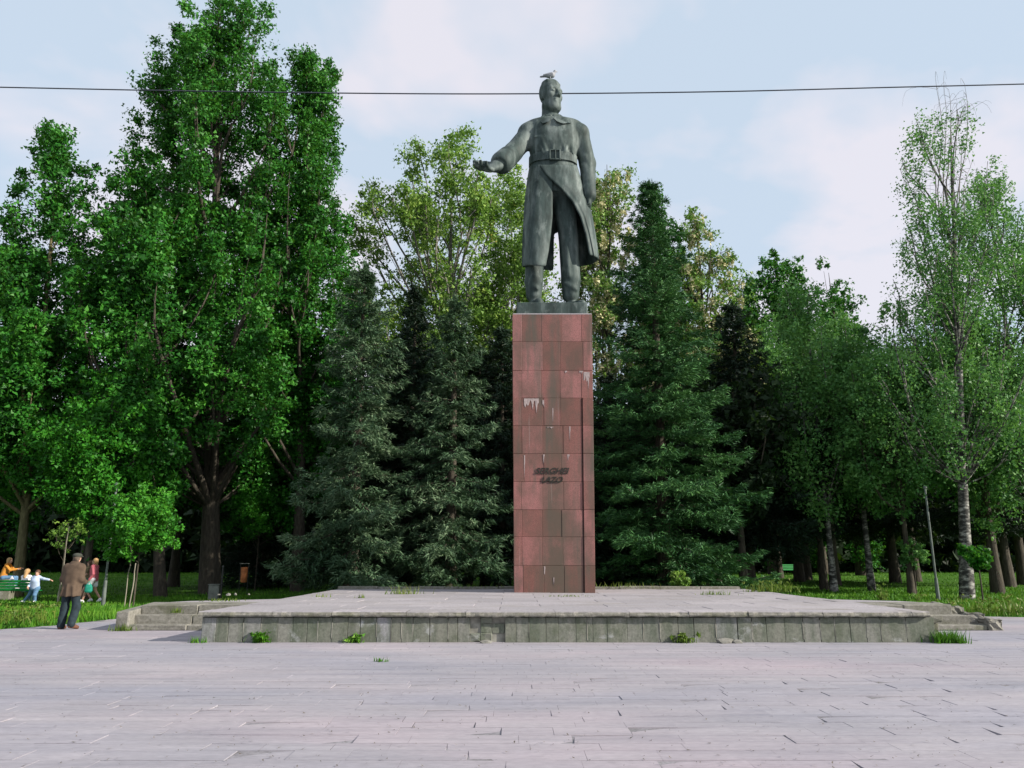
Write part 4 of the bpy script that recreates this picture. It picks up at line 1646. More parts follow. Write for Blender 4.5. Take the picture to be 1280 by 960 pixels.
def build_trees():
    g1 = 'broad-leaved trees left of the monument'
    # ---- left: tall dark-green poplars and maples
    broadleaf(1, 'poplar_tree', 'tall dense green tree at the far left with two upright leafy tips', 'tree', g1, 21, 35, 156, 4.4, 3.9, 'leaf_poplar', ([0, .1, .3, .55, .78, .9, 1], [.6, .95, 1, .8, .52, .36, .12]), 60, 4.2, 1.05, 24, 32, .5, .19, .19, 'bark_olive', .10, top_px=78)
    broadleaf(2, 'poplar_tree', 'tallest poplar on the left, its broad leafy top cut by the upper photo edge', 'tree', g1, 262, 38, -14, 5.0, 6.3, 'leaf_poplar', POPLAR, 118, 5.6, 1.05, 24, 32, .50, .18, .38, 'bark', .12, top_px=276)
    broadleaf(3, 'poplar_tree', 'high poplar with slim upright plumes at the right side of the tallest one', 'tree', g1, 372, 40, 52, 6.5, 3.9, 'leaf_poplar', POPLAR, 62, 5.8, .9, 24, 34, .48, .18, .26, 'bark', .08, top_px=388)
    broadleaf(4, 'poplar_tree', 'green poplar with loose side branches between the far left tree and the tallest one', 'tree', g1, 200, 35, 178, 4.5, 3.5, 'leaf_poplar', ROUND, 44, 3.8, 1.0, 24, 32, .48, .2, .2, 'bark', .16, top_px=188)
    broadleaf(5, 'maple_tree', 'bright green leafy tree hanging low above the two walkers on the left lawn', 'tree', g1, 104, 33, 466, 3.3, 2.8, 'leaf_maple', ROUND, 30, 1.9, 1.0, 20, 28, .5, .155, .16, 'bark', .2)
    broadleaf(6, 'maple_tree', 'lower green tree at the left photo edge behind the bench sitters', 'tree', g1, -40, 37, 380, 3.2, 5.2, 'leaf_maple', ROUND, 40, 2.6, 1.3, 24, 32, .5, .19, .25, 'bark', .2)
    broadleaf(7, 'maple_tree', 'mid-green crown filling the space under the tall poplars beside their dark trunk', 'tree', g1, 330, 46, 400, 3.0, 5.6, 'leaf_poplar', ROUND, 40, 2.6, 1.4, 26, 30, .55, .2, .25, 'bark', .2)
    # ---- pale, see-through trees behind the statue
    g2 = 'airy pale-leaved trees behind the statue'
    broadleaf(11, 'ash_tree', 'tall airy yellow-green tree with sky showing through its crown, left of the statue', 'tree', g2, 552, 50, 172, 9.5, 7.4, 'leaf_ash', ([0, .15, .4, .65, .88, 1], [.3, .7, 1, .93, .6, .2]), 92, 2.9, 1.3, 20, 22, .6, .21, .3, 'twig', .2, .55, frac=.8, lr=.7, twigs=7, extra=('seed_clusters', 'leaf_rust', .03, 8, .16), rise=.9)
    broadleaf(12, 'ash_tree', 'thin yellowish tree showing between the outstretched arm and the pedestal', 'tree', g2, 640, 54, 236, 9.0, 4.6, 'leaf_ash', ROUND, 44, 2.6, 1.2, 18, 20, .6, .21, .24, 'twig', .2, frac=.8, lr=.7, twigs=6, extra=('seed_clusters', 'leaf_rust', .07, 8, .16), rise=.9)
    broadleaf(13, 'robinia_tree', 'thin flowering tree with cream blossom right behind the statue coat', 'tree', g2, 768, 48, 178, 8.0, 3.7, 'leaf_robinia', TALL, 46, 2.4, 1.1, 16, 16, .55, .2, .24, 'bark', .2, frac=.9, lr=.8, twigs=6, extra=('blossom', 'blossom', .7, 20, .2), rise=.8)
    broadleaf(14, 'robinia_tree', 'flowering tree with cream blossom behind the large green spruce, on its right', 'tree', g2, 896, 46, 268, 6.0, 4.0, 'leaf_robinia', TALL, 58, 2.4, 1.15, 18, 18, .55, .2, .24, 'bark', .2, frac=.8, lr=.8, twigs=5, extra=('blossom', 'blossom', .65, 20, .2), rise=.8)
    broadleaf(15, 'poplar_tree', 'narrow dark poplar tip rising just behind the green spruce top', 'tree', g2, 852, 47, 240, 5.0, 2.4, 'leaf_poplar', POPLAR, 30, 4.6, .8, 26, 30, .45, .2, .3)
    # ---- spruces
    spruce(21, 'grey-green spruce with drooping boughs, the largest and leftmost of the spruces', 438, 32.5, 330, 2.7, 'spruce_blue', .9, .52, 9, droop=.55, power=.62)
    spruce(22, 'narrow dark spruce between the two grey-green spruces left of the pedestal', 508, 39, 362, 3.0, 'spruce_dark', 1.0, .44, 8, power=.75)
    spruce(23, 'grey-green spruce with a bluish tip close to the left of the pedestal', 562, 34, 372, 2.75, 'spruce_blue', 1.6, .54, 8, droop=.5, power=.72)
    spruce(24, 'dark spruce showing directly behind the left edge of the pedestal', 626, 40, 412, 3.0, 'spruce_dark', 1.4, .44, 8, power=.7)
    spruce(25, 'large green spruce in full spread on the right of the pedestal', 834, 34.5, 228, 4.0, 'spruce_green', .9, .60, 10, droop=.40, power=.74, trunk_r=.3, hang=(-.38, .12))
    spruce(26, 'dark spruce standing behind the right flank of the large green one', 938, 41, 385, 3.9, 'spruce_dark', 2.6, .42, 9, power=.7)
    spruce(27, 'small dark spruce low between the pedestal and the large green spruce', 770, 38, 470, 3.0, 'spruce_dark', .8, .42, 8, power=.6)
    spruce(28, 'dark spruce half hidden behind the trunks of the slim birches', 1120, 49, 470, 3.6, 'spruce_dark', 3.6, .46, 8, power=.6)
    spruce(29, 'dark spruce at the right photo edge behind the big birch', 1262, 44, 440, 3.6, 'spruce_dark', 3.6, .44, 9, power=.6)
    spruce(30, 'dark spruce between the large green spruce and the first slim birch', 1000, 50, 455, 3.8, 'spruce_dark', 3.4, .46, 8, power=.6)
    spruce(31, 'dark spruce in the shade under the tall poplars on the left', 330, 44, 500, 3.4, 'spruce_dark', .8, .46, 8, power=.6)
    # ---- right: poplars far back and birches
    g3 = 'poplars and birches right of the monument'
    for i, (px, D, tp, R, lab) in enumerate(((968, 62, 338, 2.6, 'leftmost and lowest of the far poplar plumes right of the spruce'), (998, 62, 314, 2.4, 'far poplar plume second from the left behind the birches'), (1030, 63, 316, 2.4, 'far poplar plume third from the left behind the birches'), (1078, 60, 322, 2.8, 'rightmost of the far poplar plumes behind the birches'))):
        broadleaf(40 + i, 'poplar_tree', lab, 'tree', g3, px, D, tp, 3.0, R, 'leaf_poplar', POPLAR, 26, 6.0, .95, 26, 24, .55, .25, .3, 'bark', .06)
    broadleaf(51, 'birch_tree', 'slim white-trunked birch with airy crown, the left one of the two slim birches', 'birch', g3, 1043, 39, 352, 5.0, 4.0, 'leaf_birch', BIRCH, 54, 2.6, 1.2, 17, 20, .5, .16, .14, 'birch', .25, drop=.8, lr=.45, frac=.6, twigs=4, squash=1.1)
    broadleaf(52, 'birch_tree', 'slim birch standing right of the first one, its crown merging with its neighbours', 'birch', g3, 1090, 40, 392, 5.0, 3.6, 'leaf_birch', BIRCH, 46, 2.6, 1.2, 17, 20, .5, .16, .14, 'birch', .25, drop=.8, lr=.45, frac=.6, twigs=4, squash=1.1)
    broadleaf(53, 'birch_tree', 'tall old birch with thick mottled trunk and thin crown ending in bare white twigs', 'birch', g3, 1209, 33.5, 118, 6.0, 3.9, 'leaf_birch', ([0, .15, .32, .42, .6, .8, 1], [.7, 1, .9, .66, .66, .60, .3]), 104, 2.0, .8, 11, 18, .42, .13, .215, 'birch', .2, drop=.9, lr=.4, frac=.75, twigs=4, squash=1.1, top_px=1180, rise=.9, keep=lambda c: c[2] < zat(165, 33.5) and (c[2] < zat(255, 33.5) or -1.9 < c[0] < -.25))
    broadleaf(54, 'birch_tree', 'birch with drooping twigs at the right photo edge', 'birch', g3, 1306, 36, 196, 5.0, 3.8, 'leaf_birch', BIRCH, 64, 2.4, 1.0, 18, 22, .45, .14, .16, 'birch', .25, drop=.9, lr=.4, frac=.7, twigs=4, squash=1.1, rise=.8)
    broadleaf(55, 'maple_tree', 'green leafy tree spreading between the slim birches and the big birch', 'tree', g3, 1140, 37, 384, 4.6, 3.6, 'leaf_birch', ROUND, 44, 2.2, 1.1, 17, 20, .5, .16, .12, 'bark', .2)
    broadleaf(56, 'maple_tree', 'dense green tree behind the big birch at right', 'tree', g3, 1248, 38, 366, 4.2, 4.2, 'leaf_birch', ROUND, 44, 2.6, 1.3, 18, 20, .52, .18, .22, 'bark', .2)
    broadleaf(57, 'maple_tree', 'soft green tree behind the two slim birches', 'tree', g3, 1010, 52, 400, 4.0, 4.6, 'leaf_birch', ROUND, 40, 2.6, 1.3, 22, 26, .52, .18, .22, 'bark', .2)
    # bare twigs at the birch top
    birch = [o for o in bpy.data.objects if o.get('label', '').startswith('tall old birch')][0]
    rng = np.random.default_rng(77)
    ps = []
    bo = np.array(birch.location)
    for tx, ty, dy in ((1168, 96, 0), (1180, 100, .4), (1206, 104, -.3), (1172, 150, .5), (1196, 128, 0), (1160, 190, -.5), (1204, 170, .3), (1186, 112, -.2), (1150, 215, .4), (1212, 210, -.2)):
        a = at(1186, 300 + rng.uniform(-40, 50), 33.5) - bo
        b = at(tx, ty, 33.5 + dy) - bo
        k1 = a * .66 + b * .34 + np.array([(tx - 1186) * .010 + rng.normal(0, .12), dy * .3, 0])
        k2 = a * .3 + b * .7 + np.array([(tx - 1186) * .008 + rng.normal(0, .14), dy * .5, .2])
        cv = smooth_curve([a, k1, k2, b], 12)
        cv[2:] += rng.normal(0, .025, (10, 3))
        ps.append(tube(cv, np.linspace(.036, .006, 12), 5))
        for _ in range(14):
            s0 = cv[rng.integers(3, 12)]
            q = rng.normal(0, .30, 2)
            e = s0 + np.array([q[0], q[1], rng.uniform(.05, .45)])
            f = e + np.array([q[0] * .8, q[1] * .8, rng.uniform(-.25, .2)])
            g = f + np.array([q[0] * .3, q[1] * .3, rng.uniform(-.8, -.25)])
            ps.append(tube(smooth_curve([s0, e, f, g], 7), np.linspace(.009, .003, 7), 3))
    v, f = join_vf(ps)
    link('bare_twigs', fast_mesh('bare_twigs', v, f, True), 'twig', birch)

    # ---- small planted trees
    def young(seed, label, px, py, D, r, leaf, stem_to, n=26, per=10, nsub=16):
        rng = np.random.default_rng(seed)
        x = xat(px, D)
        zc = zat(py, D)
        tr = np.array([[0, 0, -.05], [.02, 0, zc * .5], [.0, .02, zc + r * .4]])
        pts, tips = [], []
        for _ in range(nsub):
            d = unit(rng.normal(size=3)) * r * rng.random() ** .5 * np.array([1, 1, .8])
            c = np.array([0, 0, zc]) + d
            p = c + rng.normal(0, r * .2, (per, 3))
            pts.append(p)
            tips.append((c, np.array([0, 0, 1.0]), .3, p))
        v = leaves(rng, np.concatenate(pts), n, r * .22, .12, 0, .8, .8)
        o = empty('young_tree', label, 'young tree', (x, D, float(lawn_z(D)) + .02))
        link('trunk', fast_mesh('trunk', *limbs(rng, tr, np.array([.035, .03, .02]), tips, 4, .8, 1, .006, .2), True), 'bark', o)
        link('crown', fast_mesh('crown', v, quads(v)), leaf, o, kind='stuff')
        return o
    young(61, 'small round-crowned young maple tied between two thin stakes on the left lawn', 166, 656, 27.5, 1.15, 'leaf_young', 0, 30, 12, 22)
    young(62, 'small bright green sapling beside the thick birch trunk', 1229, 697, 31, .62, 'leaf_young', 0, 22, 8, 12)
    young(63, 'thin sapling with few pale leaves behind the man in the brown coat', 72, 664, 30, .8, 'leaf_ash', 0, 5, 4, 12)
    young(64, 'low bright sapling in the shade left of the pedestal', 518, 702, 42, .75, 'leaf_maple', 0, 20, 8, 10)
    young(65, 'pale green sapling under the large green spruce', 851, 725, 30, .42, 'leaf_ash', 0, 14, 7, 8)
    young(66, 'low sapling in the shade right of the slim birches', 1146, 692, 37, .7, 'leaf_birch', 0, 16, 8, 9)
    young(67, 'leafy bush glowing green in the gap right of the dark poplar trunk', 318, 650, 40, 1.7, 'leaf_maple', 0, 26, 10, 16)

    # ---- far wood behind everything
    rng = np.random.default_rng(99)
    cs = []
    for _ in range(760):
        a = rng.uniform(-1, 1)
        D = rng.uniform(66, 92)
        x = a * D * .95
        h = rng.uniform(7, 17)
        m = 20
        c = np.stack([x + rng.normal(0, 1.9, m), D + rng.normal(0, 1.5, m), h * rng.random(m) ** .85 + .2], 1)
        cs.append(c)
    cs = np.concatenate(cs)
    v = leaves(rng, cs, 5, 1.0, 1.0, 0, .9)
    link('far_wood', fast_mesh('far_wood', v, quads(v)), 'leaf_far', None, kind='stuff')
    # dark trunks standing in the shade further back, each a tree seen only below its crown
    k = 0
    for px, D, r, tp in ((497, 41, .20, 430), (541, 44, .15, 440), (585, 46, .2, 470), (606, 43, .2, 440), (700, 52, .2, 420), (820, 44, .17, 470), (890, 43, .2, 470), (931, 38, .19, 470),
                         (1031, 41, .17, 470), (1046, 46, .2, 470), (1146, 50, .24, 450), (216, 44, .24, 440), (100, 50, .2, 480), (404, 47, .2, 480), (1281, 46, .25, 440), (975, 55, .2, 480)):
        desc = {497: 'dark thin trunk between the two grey-green spruces', 541: 'dark slim tree under the grey-green spruce nearest the pedestal', 585: 'dark tree in the shade two trunks left of the pedestal', 606: 'dark trunk nearest to the left of the pedestal',
                700: 'tree in deep shade hidden behind the pedestal', 820: 'dark trunk under the middle of the large green spruce', 890: 'dark trunk under the right part of the large green spruce', 931: 'straight dark trunk right of the large green spruce by the sunny lawn',
                1031: 'dark trunk just left of the first slim birch', 1046: 'dark tree in the shade directly behind the first slim birch', 1146: 'dark stout trunk between the slim birches and the big birch', 216: 'dark tree behind the young staked maple',
                100: 'dark tree behind the two walkers on the left', 404: 'dark tree in the shade left of the largest grey-green spruce', 1281: 'dark tree at the right photo edge behind the sapling', 975: 'dark tree far back near the small green bench'}[px]
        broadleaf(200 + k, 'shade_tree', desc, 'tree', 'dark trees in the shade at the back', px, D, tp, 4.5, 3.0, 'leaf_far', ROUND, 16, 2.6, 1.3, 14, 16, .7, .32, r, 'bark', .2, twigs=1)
        k += 1


# ---------------------------------------------------------------- people
def person(label, loc, rz, J, wear, h=.0125, hair=None, head_yaw=0.0, head_pitch=0.0, scale=1.0, group=None, female=False, curl=.5):
    """J: joints in metres, facing -Y, feet at z 0.  wear: list of (part name, material, pieces)"""
    o = empty('person', label, 'person', loc, rz, group)
    o.scale = (scale,) * 3
    V = {k: np.array(v, float) for k, v in J.items()}
    allp = np.array(list(V.values()))
    lo, hi = allp.min(0) - .24, allp.max(0) + .24
    lo[2] = -.03
    R = dict(hip=.085 if not female else .08, knee=.055, ank=.038, sh=.052, el=.040, wr=.027)
    if female:
        R.update(sh=.043, el=.034, wr=.023, knee=.05, ank=.034)

    def limbs_into(S, g=0.0, what='all', k=.03):
        if what in ('all', 'legs'):
            for s in 'LR':
                S.cone(V['hip' + s], V['knee' + s], R['hip'] + g, R['knee'] + g, k)
                mid = V['knee' + s] * .62 + V['ank' + s] * .38
                S.cone(V['knee' + s], V['ank' + s], R['knee'] + g, R['ank'] + g * 1.3, k)
        if what in ('all', 'arms'):
            for s in 'LR':
                S.cone(V['sh' + s], V['el' + s], R['sh'] + g, R['el'] + g, k)
                S.cone(V['el' + s], V['wr' + s], R['el'] + g, R['wr'] + g * 1.2, k)

    def torso_into(S, g=0.0, low='pel', k=.05):
        shw = np.linalg.norm(V['shL'] - V['shR']) / 2
        lat = unit(V['shL'] - V['shR'])
        S.cone(V['shL'] * .92 + V['shR'] * .08, V['shR'] * .92 + V['shL'] * .08, .062 + g, .062 + g, k)
        S.cone(V['chest'] - lat * shw * .38, V['pel'] - lat * shw * .30, .105 + g, .095 + g, k)
        S.cone(V['chest'] + lat * shw * .38, V['pel'] + lat * shw * .30, .105 + g, .095 + g, k)
        S.cone(V['neck'] - (V['neck'] - V['chest']) * .25, V['chest'], .07 + g, .10 + g, k)
    S = Sculpt(lo, hi, h)
    torso_into(S)
    S.cone(V['hipL'], V['hipR'], .09, .09, .06)
    limbs_into(S)
    S.cone(V['neck'], V['head'] - [0, 0, .04], .052, .05, .02)
    head_into(S, V['head'], .225, .235, head_yaw, head_pitch, False)
    for s in 'LR':
        S.cone(V['ank' + s] + [0, 0, -.01], V['toe' + s], .036, .032, .02)
    v, f = S.mesh()
    vs = [(v, f)]
    for s in 'LR':
        w = V['wr' + s]
        d = V.get('hd' + s, w - V['el' + s])
        n = V.get('pm' + s, np.array([.5 if s == 'R' else -.5, -.3, 0]))
        Hs = Sculpt(w - .26, w + .26, .0055)
        Hs.cone(w - unit(d) * .03, w + unit(d) * .02, R['wr'], R['wr'] * .95, .01)
        hand_into(Hs, w, d, n, .178 if not female else .16, curl, 1 if s == 'L' else -1, .008)
        vs.append(Hs.mesh())
    v, f = join_vf(vs)
    body = link('body', fast_mesh('body', v, f, True), 'skin', o)
    for nm, mt, fn in wear:
        C = Sculpt(lo - .08, hi + .08, h)
        fn(C, V, torso_into, limbs_into, R)
        v, f = C.mesh()
        link(nm, fast_mesh(nm, v, f, True), mt, o)
    return o


def shoes(C, V, torso, limbs, R):
    for s in 'LR':
        a, t = V['ank' + s], V['toe' + s]
        b = a + unit((a - t) * np.array([1, 1, 0])) * .035
        b[2] = min(a[2], max(.0, a[2] - .06)) + .012
        C.cone(b, t, .046, .040, .015)
        C.cone(a + [0, 0, -.015], t, .050, .038, .02)


def build_people():
    # the man in the brown coat, walking away, seen from behind
    D = 19.3
    J = dict(pel=(0, 0, .96), chest=(.005, -.03, 1.29), neck=(.01, -.055, 1.52), head=(.012, -.105, 1.65),
             shL=(.19, -.02, 1.435), elL=(.235, .02, 1.165), wrL=(.17, -.20, 1.10), shR=(-.185, -.03, 1.435), elR=(-.235, .0, 1.165), wrR=(-.18, -.21, 1.09),
             hipL=(.10, 0, .93), kneeL=(.13, -.03, .50), ankL=(.14, .02, .085), toeL=(.155, -.14, .035),
             hipR=(-.10, 0, .93), kneeR=(-.145, -.06, .51), ankR=(-.17, .09, .13), toeR=(-.23, -.06, .04),
             hdL=(-.6, -.6, -.05), hdR=(.6, -.6, -.05), pmL=(0, .2, 1), pmR=(0, .2, 1))

    def coat(C, V, torso, limbs, R):
        torso(C, .045)
        limbs(C, .030, 'arms', .05)
        C.loft([(1.48, .005, -.04, .16, .11), (1.38, .005, -.035, .20, .145), (1.2, .0, -.02, .20, .155), (1.0, 0, -.01, .218, .165), (.86, -.005, 0, .228, .172), (.765, -.01, .0, .232, .178)], .06, 2.3)
        for a, b in (((0, .16, 1.02), (-.01, .18, .77)), ((.12, .15, .95), (.15, .16, .78)), ((-.14, .14, .98), (-.17, .15, .78))):
            C.cone(a, b, .006, .006, .07)
        C.cone((-.06, -.03, 1.53), (.07, -.03, 1.53), .062, .062, .03)
        C.loft([(.74, 0, 0, .20, .13), (.80, 0, 0, .20, .13)], .0, 2.3, True)

    def trousers(C, V, torso, limbs, R):
        limbs(C, .030, 'legs', .05)
        for s in 'LR':
            C.cone(V['knee' + s], V['ank' + s] + [0, 0, -.01], .085, .078, .04)
            C.cone(V['knee' + s] * .4 + V['ank' + s] * .6 + [.03, .05, 0], V['knee' + s] * .3 + V['ank' + s] * .7 + [-.03, .06, -.03], .03, .03, .05)
        C.cone((.085, 0, .93), (-.085, 0, .93), .10, .10, .06)

    def cap(C, V, torso, limbs, R):
        c = V['head']
        C.ell(c + [0, .015, .085], (.096, .118, .052), 0)
        C.ell(c + [0, .02, .065], (.088, .106, .05), .02)
        C.cone(c + [-.05, -.11, .05], c + [.05, -.11, .05], .022, .022, .03)

    def hair(C, V, torso, limbs, R):
        c = V['head']
        C.ell(c + [0, .028, .02], (.084, .088, .085), 0)
        C.cone(c + [-.05, .06, -.05], c + [.05, .06, -.05], .03, .03, .03)

    def shoe(C, V, torso, limbs, R):
        shoes(C, V, torso, limbs, R)
    x = xat(83, D)
    person('elderly person in flat cap, brown coat and dark trousers walking away on the paving', (x, D, 0), PI - .12, J,
           [('coat', 'coat_brown', coat), ('trousers', 'jeans', trousers), ('flat_cap', 'cap', cap), ('hair', 'grey_hair', hair), ('shoes', 'shoe', shoe)], head_pitch=.35)

    # two walkers on the far side of the lawn
    D = 31.0
    W = dict(pel=(0, 0, .90), chest=(0, -.03, 1.20), neck=(0, -.02, 1.40), head=(0, -.045, 1.53), shL=(.17, -.02, 1.33), elL=(.215, .05, 1.07), wrL=(.20, -.08, .87),
             shR=(-.17, -.02, 1.33), elR=(-.21, -.0, 1.07), wrR=(-.20, -.12, .88), hipL=(.085, 0, .87), kneeL=(.09, -.19, .50), ankL=(.09, -.30, .10), toeL=(.09, -.43, .09),
             hipR=(-.085, 0, .87), kneeR=(-.09, .05, .47), ankR=(-.09, .27, .16), toeR=(-.09, .18, .05), pmL=(-1, 0, 0), pmR=(1, 0, 0))

    def pink(C, V, torso, limbs, R):
        torso(C, .022)
        limbs(C, .016, 'arms')
        C.loft([(1.1, 0, -.01, .165, .115), (.9, 0, 0, .175, .125), (.80, 0, 0, .18, .13)], .05)

    def shorts(C, V, torso, limbs, R):
        C.cone(V['hipL'], V['hipR'], .115, .115, .05)
        for s in 'LR':
            C.cone(V['hip' + s], V['hip' + s] * .45 + V['knee' + s] * .55, .11, .098, .03)

    def bob(C, V, torso, limbs, R):
        c = V['head']
        C.ell(c + [0, .03, .035], (.088, .098, .092), 0)
        C.cone(c + [0, .075, .0], c + [0, .085, -.13], .06, .045, .04)
        C.cone(c + [.06, .03, .0], c + [.065, .04, -.10], .03, .025, .03)
        C.cone(c + [-.06, .03, .0], c + [-.065, .04, -.10], .03, .025, .03)
    face = -PI / 2 + .05
    w1 = person('blonde person in pink jacket and white shorts striding left across the lawn', (xat(114, D), D, 0), face, W,
                [('jacket', 'pink', pink), ('shorts', 'white_cloth', shorts), ('hair', 'blonde', bob), ('sneakers', 'white_cloth', lambda *a: shoes(*a))], h=.014, female=True, group='two walkers on the left lawn', scale=1.03)
    J2 = {k: np.array(v, float) for k, v in W.items()}
    for a, b in (('kneeL', (.09, -.02, .47)), ('ankL', (.09, .20, .13)), ('toeL', (.09, .10, .04)), ('kneeR', (-.09, -.20, .50)), ('ankR', (-.09, -.33, .10)), ('toeR', (-.09, -.46, .10)), ('elL', (.21, -.03, 1.08)), ('wrL', (.15, -.22, 1.04))):
        J2[a] = np.array(b)

    def tee(C, V, torso, limbs, R):
        torso(C, .020)
        for s in 'LR':
            C.cone(V['sh' + s], V['sh' + s] * .45 + V['el' + s] * .55, .066, .062, .03)
        C.loft([(1.1, 0, -.01, .16, .11), (.92, 0, 0, .165, .118), (.86, 0, 0, .17, .12)], .05)
    person('dark-haired person in olive top and green shorts walking beside the one in pink', (xat(108, D + .55), D + .55, 0), face, J2,
           [('top', 'olive_cloth', tee), ('shorts', 'green_cloth', shorts), ('hair', 'brunette', bob), ('sneakers', 'white_cloth', lambda *a: shoes(*a))], h=.014, female=True, group='two walkers on the left lawn', scale=.98)
    # the bag carried by the walker in pink
    wr = np.array(W['wrL']) * 1.03
    ca, sa = math.cos(face), math.sin(face)
    bx, by = xat(114, D) + wr[0] * ca - wr[1] * sa, D + wr[0] * sa + wr[1] * ca
    Bg = Sculpt((-.3, -.3, -.5), (.3, .3, .2), .012)
    Bg.loft([(-.40, 0, 0, .10, .05), (-.34, 0, 0, .15, .07), (-.2, 0, 0, .14, .06), (-.09, 0, 0, .10, .035)], 0, 2.6)
    Bg.cone((-.06, 0, -.1), (-.012, 0, .02), .014, .012, .01)
    Bg.cone((.06, 0, -.1), (.012, 0, .02), .014, .012, .01)
    bg_ = empty('carry_bag', 'teal cloth bag hanging from the hand of the walker in pink', 'bag', (bx + .03, by - .03, wr[2] - .10), .1)
    link('bag_body', fast_mesh('bag_body', *Bg.mesh(), True), 'teal', bg_)

    # ---- the green bench seen from behind, and its company
    D = 31.5
    bench('wide green slatted bench seen from behind at the left photo edge', xat(8, D), D, PI, 2.5)
    SIT = dict(pel=(0, .10, .53), chest=(0, .12, .84), neck=(0, .09, 1.04), head=(0, .06, 1.17), shL=(.165, .10, .97), elL=(.21, .0, .73), wrL=(.13, -.22, .66), shR=(-.165, .10, .97), elR=(-.21, .0, .73), wrR=(-.13, -.22, .66),
               hipL=(.085, .06, .50), kneeL=(.10, -.36, .50), ankL=(.10, -.38, .09), toeL=(.10, -.51, .035), hipR=(-.085, .06, .50), kneeR=(-.10, -.36, .50), ankR=(-.10, -.38, .09), toeR=(-.10, -.51, .035),
               pmL=(0, 0, -1), pmR=(0, 0, -1))

    def top(C, V, torso, limbs, R):
        torso(C, .022)
        limbs(C, .018, 'arms')

    def pants(C, V, torso, limbs, R):
        C.cone(V['hipL'], V['hipR'], .115, .115, .05)
        limbs(C, .018, 'legs')

    def longhair(C, V, torso, limbs, R):
        c = V['head']
        C.ell(c + [0, .03, .03], (.09, .10, .10), 0)
        C.cone(c + [0, .08, .02], c + [0, .12, -.20], .085, .065, .04)
        C.cone(c + [0, .12, -.2], c + [0, .125, -.33], .06, .035, .03)

    # benches face away from us: sitters face +Y
    bx0 = xat(31, D)
    person('person in white top with long fair hair seated on the bench, back to us', (bx0, D + .02, .0), PI - .15, SIT,
           [('top', 'white_cloth', top), ('trousers', 'denim', pants), ('hair', 'blonde', longhair), ('shoes', 'white_cloth', lambda *a: shoes(*a))], h=.014, female=True, scale=1.0)
    KID = dict(pel=(0, 0, .56), chest=(.02, -.05, .80), neck=(.04, -.06, .96), head=(.06, -.07, 1.08), shL=(.14, -.05, .91), elL=(.33, -.10, .86), wrL=(.52, -.12, .83), shR=(-.10, -.03, .90), elR=(-.16, .04, .70), wrR=(-.18, -.10, .60),
               hipL=(.07, 0, .53), kneeL=(.05, -.05, .29), ankL=(.03, .05, .06), toeL=(.05, -.06, .03), hipR=(-.07, 0, .53), kneeR=(-.19, .10, .30), ankR=(-.36, .14, .08), toeR=(-.44, .10, .04), hdL=(1, 0, -.1), pmL=(0, 0, -1), pmR=(1, 0, 0))

    def short_hair(C, V, torso, limbs, R):
        c = V['head']
        C.ell(c + [0, .02, .03], (.088, .10, .092), 0)
    person('child in light blue shirt leaning at the bench end, one arm stretched out', (xat(41, D - .42), D - .42, 0), .1, KID,
           [('shirt', 'blue_cloth', top), ('jeans', 'denim', pants), ('hair', 'brunette', short_hair), ('sneakers', 'white_cloth', lambda *a: shoes(*a))], h=.013, female=True, scale=1.05)
    ORG = dict(SIT)
    ORG = {k: np.array(v, float) for k, v in ORG.items()}
    for a, b in (('chest', (0, .0, .86)), ('neck', (0, -.05, 1.06)), ('head', (0, -.08, 1.19)), ('shL', (.165, -.03, .99)), ('shR', (-.165, -.03, .99)), ('elL', (.19, -.22, .80)), ('wrL', (.15, -.44, .86)), ('elR', (-.19, -.2, .80)), ('wrR', (-.15, -.43, .84))):
        ORG[a] = np.array(b)
    person('person in orange shirt sitting high behind the bench at the left photo edge, facing right', (xat(3, D + 1.3), D + 1.3, .42), PI / 2 + .2, ORG,
           [('shirt', 'orange', top), ('trousers', 'denim', pants), ('hair', 'blonde', bob), ('shoes', 'white_cloth', lambda *a: shoes(*a))], h=.014, female=True)
    # the low wall-block that one sits on
    bl = empty('seat_block', 'low dark concrete block behind the bench used as a seat', 'block', (xat(3, D + 1.3), D + 1.38, 0), .2)
    link('block_body', box_mesh('block_body', (.55, .5, .86), .03, .01), 'concrete', bl, (0, 0, .43))
    # a pale bag set down on the bench back
    Bs = Sculpt((-.3, -.25, -.05), (.3, .25, .35), .012)
    Bs.loft([(.0, 0, 0, .19, .09), (.08, 0, 0, .18, .09), (.20, .01, 0, .09, .05), (.28, .02, 0, .03, .02)], 0, 2.3)
    b2 = empty('paper_bag', 'small crumpled white bag on the bench beside the one in orange', 'bag', (xat(9, D + .2), D + .25, .80))
    b2.location.z = .46
    b2.scale = (1.1, 1.1, 1.9)
    link('bag_body', fast_mesh('bag_body', *Bs.mesh(), True), 'white_cloth', b2)


